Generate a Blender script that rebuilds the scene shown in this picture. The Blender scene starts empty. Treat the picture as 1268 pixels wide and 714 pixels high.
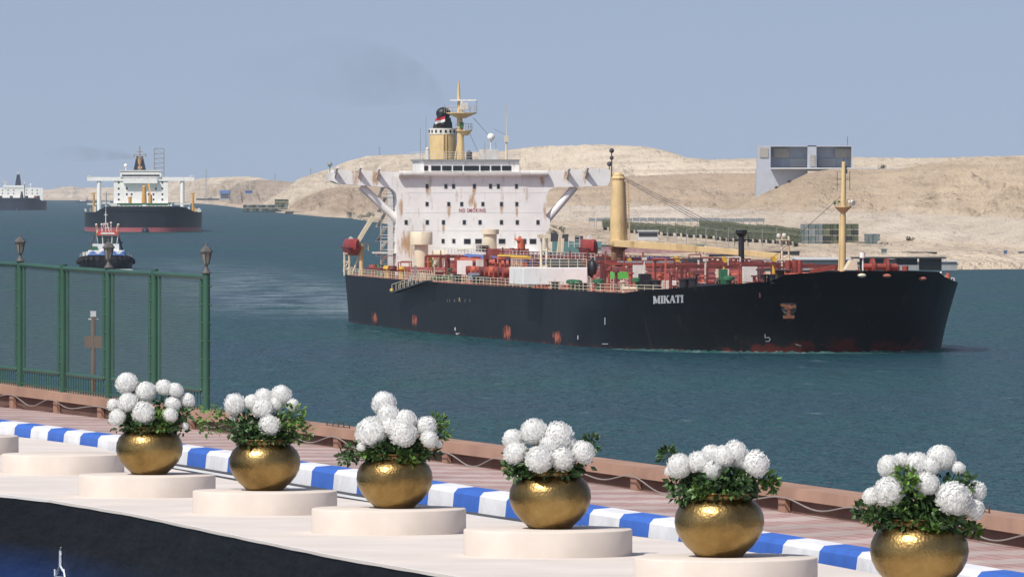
import bpy, bmesh, math, random
import numpy as np
from mathutils import Vector, Matrix
R = math.radians
random.seed(7)
rng = np.random.default_rng(11)
sc = bpy.context.scene
COL = sc.collection

# ------------------------------------------------------------------ camera
F, CX, YH, CZ = 10000.0, 634.0, 236.0, 20.0        # focal length in photo pixels, centre column, horizon row, eye height above the water
cam = bpy.data.cameras.new("camera")
cam.sensor_width = 36.0; cam.sensor_fit = 'HORIZONTAL'
cam.lens = 36.0 * F / 1268.0
cam.shift_y = -(357.0 - YH) / 1268.0
cam.clip_start = 1.0; cam.clip_end = 120000.0
camo = bpy.data.objects.new("camera", cam); COL.objects.link(camo)
camo.location = (0, 0, CZ); camo.rotation_euler = (R(90), 0, 0)
sc.camera = camo

# ------------------------------------------------------------------ sky, sun, exposure
SUN = Vector((-0.50, -0.62, 1.0)).normalized()
elev = math.asin(SUN.z); azim = math.atan2(SUN.x, SUN.y)
world = bpy.data.worlds.new("World"); sc.world = world; world.use_nodes = True
wn = world.node_tree.nodes; wl = world.node_tree.links
wn.clear()
wo = wn.new('ShaderNodeOutputWorld'); wb = wn.new('ShaderNodeBackground')
sky = wn.new('ShaderNodeTexSky'); sky.sky_type = 'NISHITA'; sky.sun_disc = False
sky.sun_elevation = elev; sky.sun_rotation = azim
sky.air_density = 1.0; sky.dust_density = 1.6; sky.ozone_density = 2.0; sky.altitude = 0
tc = wn.new('ShaderNodeTexCoord'); vm = wn.new('ShaderNodeVectorMath'); vm.operation = 'ADD'
vm.inputs[1].default_value = (0, 0, 0.17)
vn = wn.new('ShaderNodeVectorMath'); vn.operation = 'NORMALIZE'
wl.new(tc.outputs['Generated'], vm.inputs[0]); wl.new(vm.outputs[0], vn.inputs[0]); wl.new(vn.outputs[0], sky.inputs[0])
hs = wn.new('ShaderNodeHueSaturation'); hs.inputs['Saturation'].default_value = 0.76; hs.inputs['Hue'].default_value = 0.512
wl.new(sky.outputs[0], hs.inputs['Color'])
wl.new(hs.outputs[0], wb.inputs[0]); wb.inputs[1].default_value = 0.117
wl.new(wb.outputs[0], wo.inputs[0])
sl = bpy.data.lights.new("sun", 'SUN'); sl.energy = 4.2; sl.angle = R(0.5); sl.color = (1.0, 0.95, 0.88)
so = bpy.data.objects.new("sun", sl); COL.objects.link(so)
so.rotation_euler = SUN.to_track_quat('Z', 'Y').to_euler(); so.location = (0, 0, 300)
sc.view_settings.view_transform = 'Standard'; sc.view_settings.look = 'None'
sc.view_settings.exposure = 0.0; sc.view_settings.gamma = 1.0; sc.view_settings.use_curve_mapping = False
sc.render.engine = 'CYCLES'
sc.cycles.use_denoising = True
sc.cycles.max_bounces = 6; sc.cycles.volume_bounces = 0
sc.cycles.transparent_max_bounces = 12

# ------------------------------------------------------------------ helpers: pixels to points
def kx(px): return (px - CX) / F
def W(px, py, d): return (kx(px) * d, d, CZ - (py - YH) / F * d)
def lerp(a, b, t): return a + (b - a) * t
def interp(x, pts): return float(np.interp(x, [p[0] for p in pts], [p[1] for p in pts]))

# ------------------------------------------------------------------ helpers: mesh builder
class MB:
    def __init__(s): s.v = []; s.f = []; s.m = []; s.uv = None
    def add(s, vs, fs, mi=0):
        o = len(s.v); s.v += [tuple(v) for v in vs]
        s.f += [tuple(i + o for i in f) for f in fs]; s.m += [mi] * len(fs)
        return s
    def box(s, x0, x1, y0, y1, z0, z1, mi=0):
        x0, x1 = min(x0, x1), max(x0, x1); y0, y1 = min(y0, y1), max(y0, y1); z0, z1 = min(z0, z1), max(z0, z1)
        return s.add([(x0,y0,z0),(x1,y0,z0),(x1,y1,z0),(x0,y1,z0),(x0,y0,z1),(x1,y0,z1),(x1,y1,z1),(x0,y1,z1)],
                     [(0,3,2,1),(4,5,6,7),(0,1,5,4),(1,2,6,5),(2,3,7,6),(3,0,4,7)], mi)
    def beam(s, a, b, w, h, mi=0, up=(0,0,1)):
        a = Vector(a); b = Vector(b); d = (b - a).normalized(); up = Vector(up)
        if abs(d.dot(up)) > 0.98: up = Vector((1,0,0))
        x = d.cross(up).normalized() * (w/2); y = x.cross(d).normalized() * (h/2)
        vs = [a-x-y, a+x-y, a+x+y, a-x+y, b-x-y, b+x-y, b+x+y, b-x+y]
        return s.add(vs, [(0,1,2,3),(7,6,5,4),(0,4,5,1),(1,5,6,2),(2,6,7,3),(3,7,4,0)], mi)
    def tube(s, a, b, r0, r1=None, n=8, mi=0, cap=True):
        r1 = r0 if r1 is None else r1
        a = Vector(a); b = Vector(b); d = (b - a).normalized()
        x = d.orthogonal().normalized(); y = d.cross(x)
        vs = []
        for p, r in ((a, r0), (b, r1)):
            vs += [p + x*(r*math.cos(2*math.pi*i/n)) + y*(r*math.sin(2*math.pi*i/n)) for i in range(n)]
        fs = [(i, (i+1)%n, n+(i+1)%n, n+i) for i in range(n)]
        if cap: fs += [tuple(range(n-1,-1,-1)), tuple(range(n, 2*n))]
        return s.add(vs, fs, mi)
    def path(s, pts, r, n=6, mi=0):
        for a, b in zip(pts, pts[1:]): s.tube(a, b, r, r, n, mi)
        return s
    def lathe(s, prof, n=24, c=(0,0,0), mi=0, cap=True):
        vs = []
        for r, z in prof: vs += [(c[0]+r*math.cos(2*math.pi*i/n), c[1]+r*math.sin(2*math.pi*i/n), c[2]+z) for i in range(n)]
        fs = []
        for k in range(len(prof)-1):
            for i in range(n):
                j = (i+1) % n; fs.append((k*n+i, k*n+j, (k+1)*n+j, (k+1)*n+i))
        if cap: fs += [tuple(range(n-1,-1,-1)), tuple(range((len(prof)-1)*n, len(prof)*n))]
        return s.add(vs, fs, mi)
    def sphere(s, c, r, n=10, m=6, sx=1, sy=1, sz=1, mi=0):
        prof = [(max(1e-4, math.sin(math.pi*k/m)), -math.cos(math.pi*k/m)) for k in range(m+1)]
        o = len(s.v); s.lathe(prof, n, (0,0,0), mi, cap=False)
        for i in range(o, len(s.v)):
            x, y, z = s.v[i]; s.v[i] = (c[0]+x*r*sx, c[1]+y*r*sy, c[2]+z*r*sz)
        return s
    def prism(s, poly, f, mi=0):
        """poly: list of 2d points; f(p, k) -> 3d point for the front (k=0) and the back (k=1) face"""
        n = len(poly); vs = [f(p, 0) for p in poly] + [f(p, 1) for p in poly]
        return s.add(vs, [tuple(range(n)), tuple(range(2*n-1, n-1, -1))] + [(i, n+i, n+(i+1)%n, (i+1)%n) for i in range(n)], mi)
    def loft(s, rows, mi=0, closed=False):
        n = len(rows[0]); vs = [p for r in rows for p in r]; fs = []
        for k in range(len(rows)-1):
            for i in range(n if closed else n-1):
                j = (i+1) % n; fs.append((k*n+i, k*n+j, (k+1)*n+j, (k+1)*n+i))
        return s.add(vs, fs, mi)
    def build(s, name, mats, parent=None, origin=(0,0,0), smooth=False, fix=True, bevel=0):
        me = bpy.data.meshes.new(name)
        ox, oy, oz = origin
        me.from_pydata([(x-ox, y-oy, z-oz) for x, y, z in s.v], [], s.f)
        if not isinstance(mats, (list, tuple)): mats = [mats]
        for m in mats: me.materials.append(m)
        me.polygons.foreach_set('material_index', s.m)
        me.update()
        if fix:
            bm = bmesh.new(); bm.from_mesh(me); bmesh.ops.recalc_face_normals(bm, faces=bm.faces); bm.to_mesh(me); bm.free()
        if s.uv is not None:
            ul = me.uv_layers.new(name='UVMap')
            for l in me.loops: ul.data[l.index].uv = s.uv[l.vertex_index]
        if smooth:
            me.polygons.foreach_set('use_smooth', [True]*len(me.polygons))
            if smooth != 'all': me.set_sharp_from_angle(angle=R(38))
        o = bpy.data.objects.new(name, me); COL.objects.link(o)
        if parent is not None: o.parent = parent
        else: o.location = origin
        if bevel:
            b = o.modifiers.new('bevel', 'BEVEL'); b.width = bevel; b.segments = 2; b.limit_method = 'ANGLE'
        return o

def tag(o, label=None, cat=None, group=None, kind=None):
    if label: o['label'] = label
    if cat: o['category'] = cat
    if group: o['group'] = group
    if kind: o['kind'] = kind
    return o
def thing(name, label, cat, loc=(0,0,0), rz=0, group=None):
    o = bpy.data.objects.new(name, None); COL.objects.link(o); o.empty_display_size = 0.5
    o.location = loc; o.rotation_euler = (0, 0, rz)
    return tag(o, label, cat, group)
def copy_tree(o, parent=None):
    c = o.copy(); COL.objects.link(c)
    if parent is not None: c.parent = parent
    for ch in list(o.children): copy_tree(ch, c)
    return c

# ------------------------------------------------------------------ helpers: materials
def nt(name):
    m = bpy.data.materials.new(name); m.use_nodes = True
    t = m.node_tree; b = t.nodes['Principled BSDF']
    return m, t.nodes, t.links, b
def ramp(n, stops, interp='LINEAR'):
    r = n.new('ShaderNodeValToRGB'); r.color_ramp.interpolation = interp
    e = r.color_ramp.elements
    while len(e) < len(stops): e.new(0.5)
    for i, (p, c) in enumerate(stops):
        e[i].position = p; e[i].color = (*c, 1) if len(c) == 3 else c
    return r
def noise(n, l, vec, scale, detail=4, rough=0.55, stretch=None):
    t = n.new('ShaderNodeTexNoise'); t.inputs['Scale'].default_value = scale
    t.inputs['Detail'].default_value = detail; t.inputs['Roughness'].default_value = rough
    if stretch:
        mp = n.new('ShaderNodeMapping'); mp.inputs['Scale'].default_value = stretch
        l.new(vec, mp.inputs[0]); vec = mp.outputs[0]
    l.new(vec, t.inputs['Vector']); return t
def mixc(n, l, fac, a, b):
    x = n.new('ShaderNodeMix'); x.data_type = 'RGBA'
    for s, v in ((6, a), (7, b)):
        if isinstance(v, tuple): x.inputs[s].default_value = (*v, 1) if len(v) == 3 else v
        else: l.new(v, x.inputs[s])
    if isinstance(fac, float): x.inputs[0].default_value = fac
    else: l.new(fac, x.inputs[0])
    return x.outputs[2]
def math_(n, l, op, a, b=None):
    x = n.new('ShaderNodeMath'); x.operation = op
    for i, v in enumerate((a, b)):
        if v is None: continue
        if isinstance(v, (int, float)): x.inputs[i].default_value = v
        else: l.new(v, x.inputs[i])
    return x.outputs[0]
def bump(n, l, b, h, strength, dist):
    x = n.new('ShaderNodeBump'); x.inputs['Strength'].default_value = strength; x.inputs['Distance'].default_value = dist
    l.new(h, x.inputs['Height']); l.new(x.outputs[0], b.inputs['Normal']); return x
MC = {}
def M(name, col, rough=0.6, metal=0.0, var=0.18, scale=3.0, bmp=0.0, bdist=0.01, rust=0.0, rscale=0.6, spec=0.5):
    if name in MC: return MC[name]
    m, n, l, b = nt(name)
    t = n.new('ShaderNodeTexCoord'); v = t.outputs['Object']
    ns = noise(n, l, v, scale, 5)
    lo = tuple(c*(1-var) for c in col); hi = tuple(min(1, c*(1+var)) for c in col)
    c = mixc(n, l, ramp_fac(n, l, ns), lo, hi)
    if rust > 0:
        st = noise(n, l, v, rscale, 6, 0.7, stretch=(1, 1, 0.22))
        rf = ramp(n, [(0.0, (0,0,0)), (max(0.02, 0.72-rust*0.3), (0,0,0)), (min(0.98, 0.86-rust*0.25), (0.85,0.85,0.85))])
        l.new(st.outputs[0], rf.inputs[0])
        c = mixc(n, l, rf.outputs[0], c, (0.33, 0.18, 0.075))
    l.new(c, b.inputs['Base Color'])
    b.inputs['Roughness'].default_value = rough; b.inputs['Metallic'].default_value = metal
    b.inputs['Specular IOR Level'].default_value = spec
    if bmp:
        nb = noise(n, l, v, scale*4, 4); bump(n, l, b, nb.outputs[0], bmp, bdist)
    MC[name] = m; return m
def ramp_fac(n, l, ns):
    r = ramp(n, [(0.3, (0,0,0)), (0.7, (1,1,1))]); l.new(ns.outputs[0], r.inputs[0]); return r.outputs[0]

WHITE = M('white_paint', (0.80,0.785,0.755), 0.5, var=0.06, scale=0.5, rust=0.50, rscale=1.0)
WHITE2 = M('old_white_paint', (0.62,0.60,0.56), 0.6, var=0.12, scale=0.7, rust=0.5, rscale=0.6)
CREAM = M('cream_paint', (0.62,0.46,0.23), 0.55, var=0.12, scale=0.5, rust=0.6, rscale=0.5)
CREAML = M('pale_cream_paint', (0.66,0.58,0.43), 0.55, var=0.10, scale=0.5, rust=0.55, rscale=0.5)
RED = M('red_pipe_paint', (0.27,0.055,0.040), 0.55, var=0.35, scale=0.6)
DRED = M('dark_red_paint', (0.135,0.030,0.025), 0.6, var=0.35, scale=0.8)
ORANGE = M('orange_paint', (0.50,0.12,0.06), 0.55, var=0.2, scale=0.6)
SALMON = M('faded_red_deck', (0.36,0.115,0.075), 0.75, var=0.3, scale=0.35)
BLUE = M('blue_paint', (0.07,0.14,0.38), 0.5, var=0.25, scale=0.5)
YELLOW = M('yellow_paint', (0.60,0.38,0.04), 0.5, var=0.2)
GREEN = M('green_paint', (0.03,0.13,0.06), 0.5, var=0.25)
LIME = M('bright_green_paint', (0.10,0.42,0.07), 0.5, var=0.2)
BLACK = M('black_paint', (0.012,0.013,0.016), 0.5, var=0.3)
DGREY = M('dark_grey_steel', (0.05,0.055,0.06), 0.55, var=0.3)
GREY = M('grey_steel', (0.25,0.26,0.27), 0.55, var=0.2, rust=0.15)
GLASS = M('dark_window_glass', (0.018,0.02,0.024), 0.12, var=0.2, spec=0.6)
TEXTRED = M('red_lettering', (0.30,0.035,0.04), 0.6, var=0.1)
TEXTWHITE = M('white_lettering', (0.62,0.63,0.64), 0.6, var=0.1)

# ================================================================== THE SETTING
# ---- canal water
BANK = [(-200,16700),(110,16700),(190,14500),(250,12300),(300,9090),(350,7142),(400,6150),(430,5880),(470,5000),(520,4200),(560,3700),(620,3050),(680,2620),(760,2340),(850,2200),(950,2130),(1080,2080),(1180,2045),(1268,2062),(1500,2010)]
def bank_d(k):
    return np.interp(np.asarray(k, float)*F+CX, [p[0] for p in BANK], [p[1] for p in BANK])

def water_material():
    m, n, l, b = nt('canal_water')
    t = n.new('ShaderNodeTexCoord'); v = t.outputs['Object']
    big = noise(n, l, v, 0.0075, 4, 0.55, stretch=(0.42, 0.75, 1))
    patch = ramp(n, [(0.36, (0,0,0)), (0.64, (1,1,1))]); l.new(big.outputs[0], patch.inputs[0])
    c = mixc(n, l, patch.outputs[0], (0.009,0.046,0.066), (0.016,0.070,0.072))
    fine = noise(n, l, v, 0.9, 3, 0.6, stretch=(1.0, 0.36, 1))
    med = noise(n, l, v, 0.2, 4, 0.6, stretch=(1.0, 0.38, 1))
    # wake of the tanker: churned water, its sky reflection painted in as paler streaks
    sx = n.new('ShaderNodeSeparateXYZ'); l.new(v, sx.inputs[0])
    ctr = math_(n, l, 'SUBTRACT', 66.8, math_(n, l, 'MULTIPLY', sx.outputs[1], 0.07))
    dist = math_(n, l, 'ABSOLUTE', math_(n, l, 'SUBTRACT', sx.outputs[0], ctr))
    wk = n.new('ShaderNodeMapRange'); wk.inputs[1].default_value = 30; wk.inputs[2].default_value = 4; l.new(dist, wk.inputs[0])
    wy = n.new('ShaderNodeMapRange'); wy.inputs[1].default_value = 1240; wy.inputs[2].default_value = 1360; l.new(sx.outputs[1], wy.inputs[0])
    wz = n.new('ShaderNodeMapRange'); wz.inputs[1].default_value = 2500; wz.inputs[2].default_value = 1600; l.new(sx.outputs[1], wz.inputs[0])
    wake = math_(n, l, 'MULTIPLY', math_(n, l, 'MULTIPLY', wk.outputs[0], wy.outputs[0]), wz.outputs[0])
    fo = noise(n, l, v, 0.09, 6, 0.7, stretch=(1.0, 0.45, 1))
    fr = ramp(n, [(0.40, (0,0,0)), (0.74, (1,1,1))]); l.new(fo.outputs[0], fr.inputs[0])
    pale_wake = math_(n, l, 'MULTIPLY', wake, fr.outputs[0])
    pale_wake = math_(n, l, 'MULTIPLY', pale_wake, 0.7)
    # sun glints on wavelets, painted into the colour as pale flecks
    glint = noise(n, l, v, 0.30, 5, 0.7, stretch=(0.8, 0.30, 1))
    glint_r = ramp(n, [(0.625, (0,0,0)), (0.72, (0.8,0.8,0.8))]); l.new(glint.outputs[0], glint_r.inputs[0])
    pale_marks = math_(n, l, 'MAXIMUM', pale_wake, math_(n, l, 'MULTIPLY', glint_r.outputs[0], 0.35))
    c = mixc(n, l, pale_marks, c, (0.40,0.47,0.50))
    h = math_(n, l, 'ADD', math_(n, l, 'MULTIPLY', fine.outputs[0], 0.55), math_(n, l, 'MULTIPLY', med.outputs[0], 1.9))
    bp_ = n.new('ShaderNodeBump'); bp_.inputs['Strength'].default_value = 1.0; bp_.inputs['Distance'].default_value = 2.0; l.new(h, bp_.inputs['Height'])
    df = n.new('ShaderNodeBsdfDiffuse'); l.new(c, df.inputs[0]); l.new(bp_.outputs[0], df.inputs['Normal'])
    gl = n.new('ShaderNodeBsdfGlossy'); gl.inputs['Roughness'].default_value = 0.18; l.new(bp_.outputs[0], gl.inputs['Normal'])
    # a wind-roughened sea at a low angle mirrors only part of the sky
    mr = n.new('ShaderNodeMapRange'); mr.inputs[3].default_value = 0.56; mr.inputs[4].default_value = 0.42; l.new(patch.outputs[0], mr.inputs[0])
    fz = n.new('ShaderNodeFresnel'); fz.inputs['IOR'].default_value = 1.33; l.new(bp_.outputs[0], fz.inputs['Normal'])
    ff = math_(n, l, 'MINIMUM', math_(n, l, 'MULTIPLY', fz.outputs[0], mr.outputs[0]), 0.55)
    ms = n.new('ShaderNodeMixShader'); l.new(ff, ms.inputs[0]); l.new(df.outputs[0], ms.inputs[1]); l.new(gl.outputs[0], ms.inputs[2])
    for nd in list(n):
        if nd.type == 'OUTPUT_MATERIAL': l.new(ms.outputs[0], nd.inputs[0])
    n.remove(b)
    return m
WATER = water_material()
w_ = MB()
# a sheet far beyond the frame, to the horizon
w_.add([(-30000,20,0),(30000,20,0),(30000,60000,0),(-30000,60000,0)], [(0,1,2,3)])
tag(w_.build('water', WATER), kind='structure')

# ---- far bank: sand plain and spoil hills
def vnoise(x, y, seed=0):
    xi = np.floor(x).astype(np.int64); yi = np.floor(y).astype(np.int64)
    fx = x - xi; fy = y - yi; fx = fx*fx*(3-2*fx); fy = fy*fy*(3-2*fy)
    def h(a, b):
        q = (a*374761393 + b*668265263 + seed*1442695041) & 0xFFFFFFFF
        q = ((q ^ (q >> 13)) * 1274126177) & 0xFFFFFFFF
        return ((q ^ (q >> 16)) & 0xFFFF) / 65535.0
    a = h(xi, yi); b = h(xi+1, yi); c = h(xi, yi+1); d = h(xi+1, yi+1)
    return (a*(1-fx)+b*fx)*(1-fy) + (c*(1-fx)+d*fx)*fy - 0.5
def fbm(x, y, seed=0, oct=5, gain=0.5):
    s = 0; a = 1
    for i in range(oct):
        s = s + a*vnoise(x, y, seed+i*17); x = x*2.03+5.1; y = y*2.03-3.7; a *= gain
    return s
def smooth(t): t = np.clip(t, 0, 1); return t*t*(3-2*t)
LAYERS = [  # ridge: crest row by column, crest depth by column, length of the face, gully strength, soil
    ([(700,330),(790,292),(820,281),(860,267),(900,256),(937,241),(975,226),(1000,214),(1028,209),(1112,209),(1150,203),(1200,197),(1240,194),(1268,194),(1360,191)],
     [(700,4300),(860,4300),(1000,3900),(1268,3250),(1360,3050)], 620, 1.15, 0),
    ([(316,258),(335,247),(352,236.5),(368,223),(383,217),(410,208),(430,200),(455,193),(520,190.5),(560,189),(620,187),(640,184),(670,180.5),(740,179),(790,180.5),(812,183),(832,188),(850,195),(880,197),(935,196),(1060,194.5),(1100,195.5),(1160,195),(1360,190)],
     [(316,8500),(383,8000),(500,7000),(740,6300),(860,5900),(1060,5200),(1360,4300)], 800, 0.7, 1),
    ([(360,254),(380,243),(400,235),(418,231.5),(464,231),(510,235),(560,236),(640,230),(700,225),(760,219.5),(866,214),(937,214.5),(985,222),(1012,240),(1100,262),(1360,280)],
     [(360,7400),(420,6400),(560,5500),(760,5000),(1000,4500),(1360,3600)], 380, 1.2, 2),
    ([(560,252),(620,243),(680,237),(760,233.5),(870,234),(930,240),(975,252),(1010,266)],
     [(560,5000),(760,4550),(1010,4250)], 330, 0.8, 3),
    ([(500,300),(560,266),(640,260),(700,256),(780,254),(840,256),(900,260),(960,263),(1000,264),(1110,264),(1268,271),(1360,273)],
     [(500,4700),(640,4300),(780,4000),(900,3700),(1000,3300),(1268,2620),(1360,2500)], 330, 0.22, 4),
    ([(270,242),(284,234),(296,225.5),(318,222.5),(345,223.5),(362,225.5),(385,234),(410,246)],
     [(270,10900),(318,9600),(410,8500)], 700, 0.8, 5),
    ([(-90,236),(20,237),(62,235),(80,231.5),(90,231),(100,233),(150,232),(200,226),(235,222),(262,220.5),(290,219),(320,219.5),(328,222),(345,226),(400,232)],
     [(-90,19000),(60,18200),(150,15500),(250,13200),(320,11800),(440,10500)], 1800, 0.5, 1),
]
SOIL = [(0.50,0.395,0.28),(0.60,0.505,0.385),(0.44,0.34,0.245),(0.50,0.39,0.28),(0.55,0.475,0.385),(0.42,0.34,0.265),(0.56,0.46,0.345)]
def build_terrain():
    px = np.arange(-90, 1361, 2.0); nr = 300
    k = kx(px)[None, :]; db = bank_d(kx(px))[None, :]
    u = np.linspace(0, 1, nr)[:, None]
    d = db*0.992*(26000/(db*0.992))**(u**1.15)
    X = k*d; w = (d-db)*0.09
    h = -1.5 + 3.1*smooth((d-db*0.997)/(db*0.008)) + np.minimum(w, 260)*0.026
    n1 = fbm(X/38.0, d/150.0, 3, 5, 0.55); n2 = fbm(X/11.0, d/60.0, 9, 4, 0.6); n3 = fbm(X/120.0, d/420.0, 21, 3)
    h = h + (0.5*n2 + 0.9*n1)*smooth((d-db*1.01)/(db*0.03))
    soil = np.full(h.shape, 6)
    for cr, dp, F_, gs, sid in LAYERS:
        D = np.interp(px, [p[0] for p in dp], [p[1] for p in dp])[None, :]
        Y = np.interp(px, [p[0] for p in cr], [p[1] for p in cr])[None, :]
        inr = ((px >= cr[0][0]) & (px <= cr[-1][0]))[None, :]
        D = np.maximum(D, db*1.10)
        F_ = np.minimum(F_, D-db*1.02)
        zr = CZ - (Y-YH)/F*D
        Fv = F_*(1+0.5*n3)
        q = (d-(D-Fv))/Fv
        up = np.clip(q, 0, 1)**0.8
        up = up*(1-0.18*np.sin(np.pi*up)*(0.5+fbm(X/60.0, d/300.0, 31, 3)))
        slope = np.sin(np.pi*np.clip(q, 0, 1))
        gul = (np.abs(fbm(X/34.0 + d/700.0, d/420.0, 41, 4, 0.5))-0.22)*24.0 + n1*7.0 + n2*2.5
        lay = zr*up - (1-up)*6 + gs*slope*gul*np.clip(zr/35.0, 0.2, 1.6) + (n2*0.5+n1*0.6)*(D/6000.0)*smooth(q*3)
        back = smooth((d-D)/(0.35*D))
        lay = np.where(d > D, zr*(1-0.45*back) + (n2*0.5+n1*0.6)*(D/6000.0)-0.2*(d-D)/D*20, lay)
        lay = np.where(inr, lay, -50)
        soil = np.where(lay > h, sid, soil); h = np.maximum(h, lay)
    V = np.stack([X, d, h], -1).reshape(-1, 3)
    nc = len(px)
    i = np.arange(nr-1)[:, None]*nc + np.arange(nc-1)[None, :]
    i = i.reshape(-1)
    Fc = np.stack([i, i+1, i+nc+1, i+nc], -1)
    me = bpy.data.meshes.new('sand_hills')
    me.from_pydata(V.tolist(), [], Fc.tolist())
    me.polygons.foreach_set('use_smooth', [True]*len(me.polygons)); me.update()
    o = bpy.data.objects.new('sand_hills', me); COL.objects.link(o)
    ca = me.color_attributes.new('soil', 'FLOAT_COLOR', 'POINT')
    sc_ = np.array([c + (1.0,) for c in SOIL])[soil]
    for _ in range(2):   # soils run into each other
        sc_[1:-1, 1:-1] = (sc_[1:-1, 1:-1]*2 + sc_[:-2, 1:-1] + sc_[2:, 1:-1] + sc_[1:-1, :-2] + sc_[1:-1, 2:])/6
    ca.data.foreach_set('color', sc_.reshape(-1))
    m, n, l, b = nt('desert_sand')
    sa = n.new('ShaderNodeAttribute'); sa.attribute_name = 'soil'
    t = n.new('ShaderNodeTexCoord'); v = t.outputs['Object']
    a = noise(n, l, v, 0.012, 6, 0.6, stretch=(1, 0.12, 3.0)); a2 = noise(n, l, v, 0.12, 5, 0.65, stretch=(0.7, 0.08, 2.5))
    c1 = ramp(n, [(0.30, (0.80,0.77,0.74)), (0.5, (1.0,1.0,1.0)), (0.70, (1.15,1.17,1.2))]); l.new(a.outputs[0], c1.inputs[0])
    r2 = ramp(n, [(0.28, (0.62,0.60,0.58)), (0.5, (1,1,1)), (0.75, (1.08,1.06,1.03))]); l.new(a2.outputs[0], r2.inputs[0])
    mx = n.new('ShaderNodeMix'); mx.data_type = 'RGBA'; mx.blend_type = 'MULTIPLY'; mx.inputs[0].default_value = 0.7
    m0 = n.new('ShaderNodeMix'); m0.data_type = 'RGBA'; m0.blend_type = 'MULTIPLY'; m0.inputs[0].default_value = 1.0; l.new(sa.outputs['Color'], m0.inputs[6]); l.new(c1.outputs[0], m0.inputs[7])
    l.new(m0.outputs[2], mx.inputs[6]); l.new(r2.outputs[0], mx.inputs[7])
    # strata: level bands of greyer soil
    sz = n.new('ShaderNodeSeparateXYZ'); l.new(v, sz.inputs[0])
    st = noise(n, l, v, 0.25, 3, 0.5, stretch=(0.03, 0.008, 1.2)); sr = ramp(n, [(0.52, (0,0,0)), (0.66, (0.45,0.45,0.45))]); l.new(st.outputs[0], sr.inputs[0])
    c = mixc(n, l, sr.outputs[0], mx.outputs[2], (0.36,0.285,0.21))
    l.new(c, b.inputs['Base Color']); b.inputs['Roughness'].default_value = 0.95; b.inputs['Specular IOR Level'].default_value = 0.1
    bn = noise(n, l, v, 0.07, 7, 0.62, stretch=(0.8, 0.10, 1.2)); bump(n, l, b, bn.outputs[0], 1.0, 14.0)
    me.materials.append(m)
    tag(o, kind='structure')
    return px, d, h
TPX, TD, TH = build_terrain()
def ground_z(px, d):
    j = int(np.clip(round((px+90)/2.0), 0, len(TPX)-1))
    return float(np.interp(d, TD[:, j], TH[:, j]))

# ---- promenade: all levels fall slightly away from the camera
def gz(off, d): return CZ - (off + 0.00535*(d-62.8))
def gpt(px, py, off):
    d = (off-0.336)/((py-YH)/F - 0.00535); return Vector((kx(px)*d, d, gz(off, d)))
OFF_PED, OFF_STAGE, OFF_ROAD, OFF_PAVE = 2.845, 3.07, 3.115, 2.905
def line(pts, off, xs):
    return [gpt(x, interp(x, pts), off) for x in xs]
def extend(pts, x0=-170, x1=1460):
    (xa, ya), (xb, yb) = pts[0], pts[1]; (xc, yc), (xd, yd) = pts[-2], pts[-1]
    return [(x0, ya+(yb-ya)/(xb-xa)*(x0-xa))] + pts + [(x1, yd+(yd-yc)/(xd-xc)*(x1-xd))]
def smoothpts(pts):
    xs = np.array([p[0] for p in pts]); ys = np.array([p[1] for p in pts])
    c = np.polyfit((xs-600)/700, ys, 4); 
    return [(float(x), float(np.polyval(c, (x-600)/700))) for x in np.linspace(xs[0], xs[-1], 60)]
KB = extend(smoothpts([(0,541),(26,545.7),(126,558),(240,576),(418,606),(528,623.6),(599,634.3),(731,654.5),(830,667),(1011,695.8),(1083,709)]))
KT = extend(smoothpts([(0,518.8),(42,523.6),(126,534.7),(240,551.4),(285,557),(372,570),(442,579.5),(539,595),(628,608.7),(731,624.5),(830,637.5),(949,657),(1060,675.5),(1165,692.5),(1268,708)]))
WBt = extend(smoothpts([(0,504.7),(126,516.9),(238,532),(400,554),(599,579.5),(780,606),(1057,647.5),(1268,680)]))
CF = extend(smoothpts([(0,475.8),(139,495.6),(238,507.5),(400,526.8),(547,546.5),(628,557),(780,577),(1061,615),(1268,643.5)]))
CB = extend(smoothpts([(0,487),(139,506.5),(400,538.5),(599,566),(780,591.5),(1061,629),(1268,662)]))
SE = extend([(0,612),(60,618.5),(165,636),(300,664.5),(420,689),(570,714.5)])
XS = list(np.linspace(-160, 1440, 161))
kb = line(KB, OFF_ROAD, XS)
def kerb_back(x):
    a = gpt(x, interp(x, KB), OFF_ROAD); t = gpt(x+2, interp(x+2, KB), OFF_ROAD) - gpt(x-2, interp(x-2, KB), OFF_ROAD)
    t.z = 0; t.normalize(); nn = Vector((t.y, -t.x, 0)); nn = nn if nn.y > 0 else -nn
    c = a + nn*0.24; pc_ = CX + F*c.x/c.y
    return a, nn, Vector((c.x, c.y, CZ-(interp(pc_, KT)-YH)/F*c.y))
kt = [kerb_back(x)[2] for x in XS]
wb = line(WBt, OFF_PAVE, XS)
def wall_pt(px, py):           # a point on the plane of the wall's face
    d = gpt(px, interp(px, WBt), OFF_PAVE).y
    return Vector(W(px, py, d))

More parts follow.
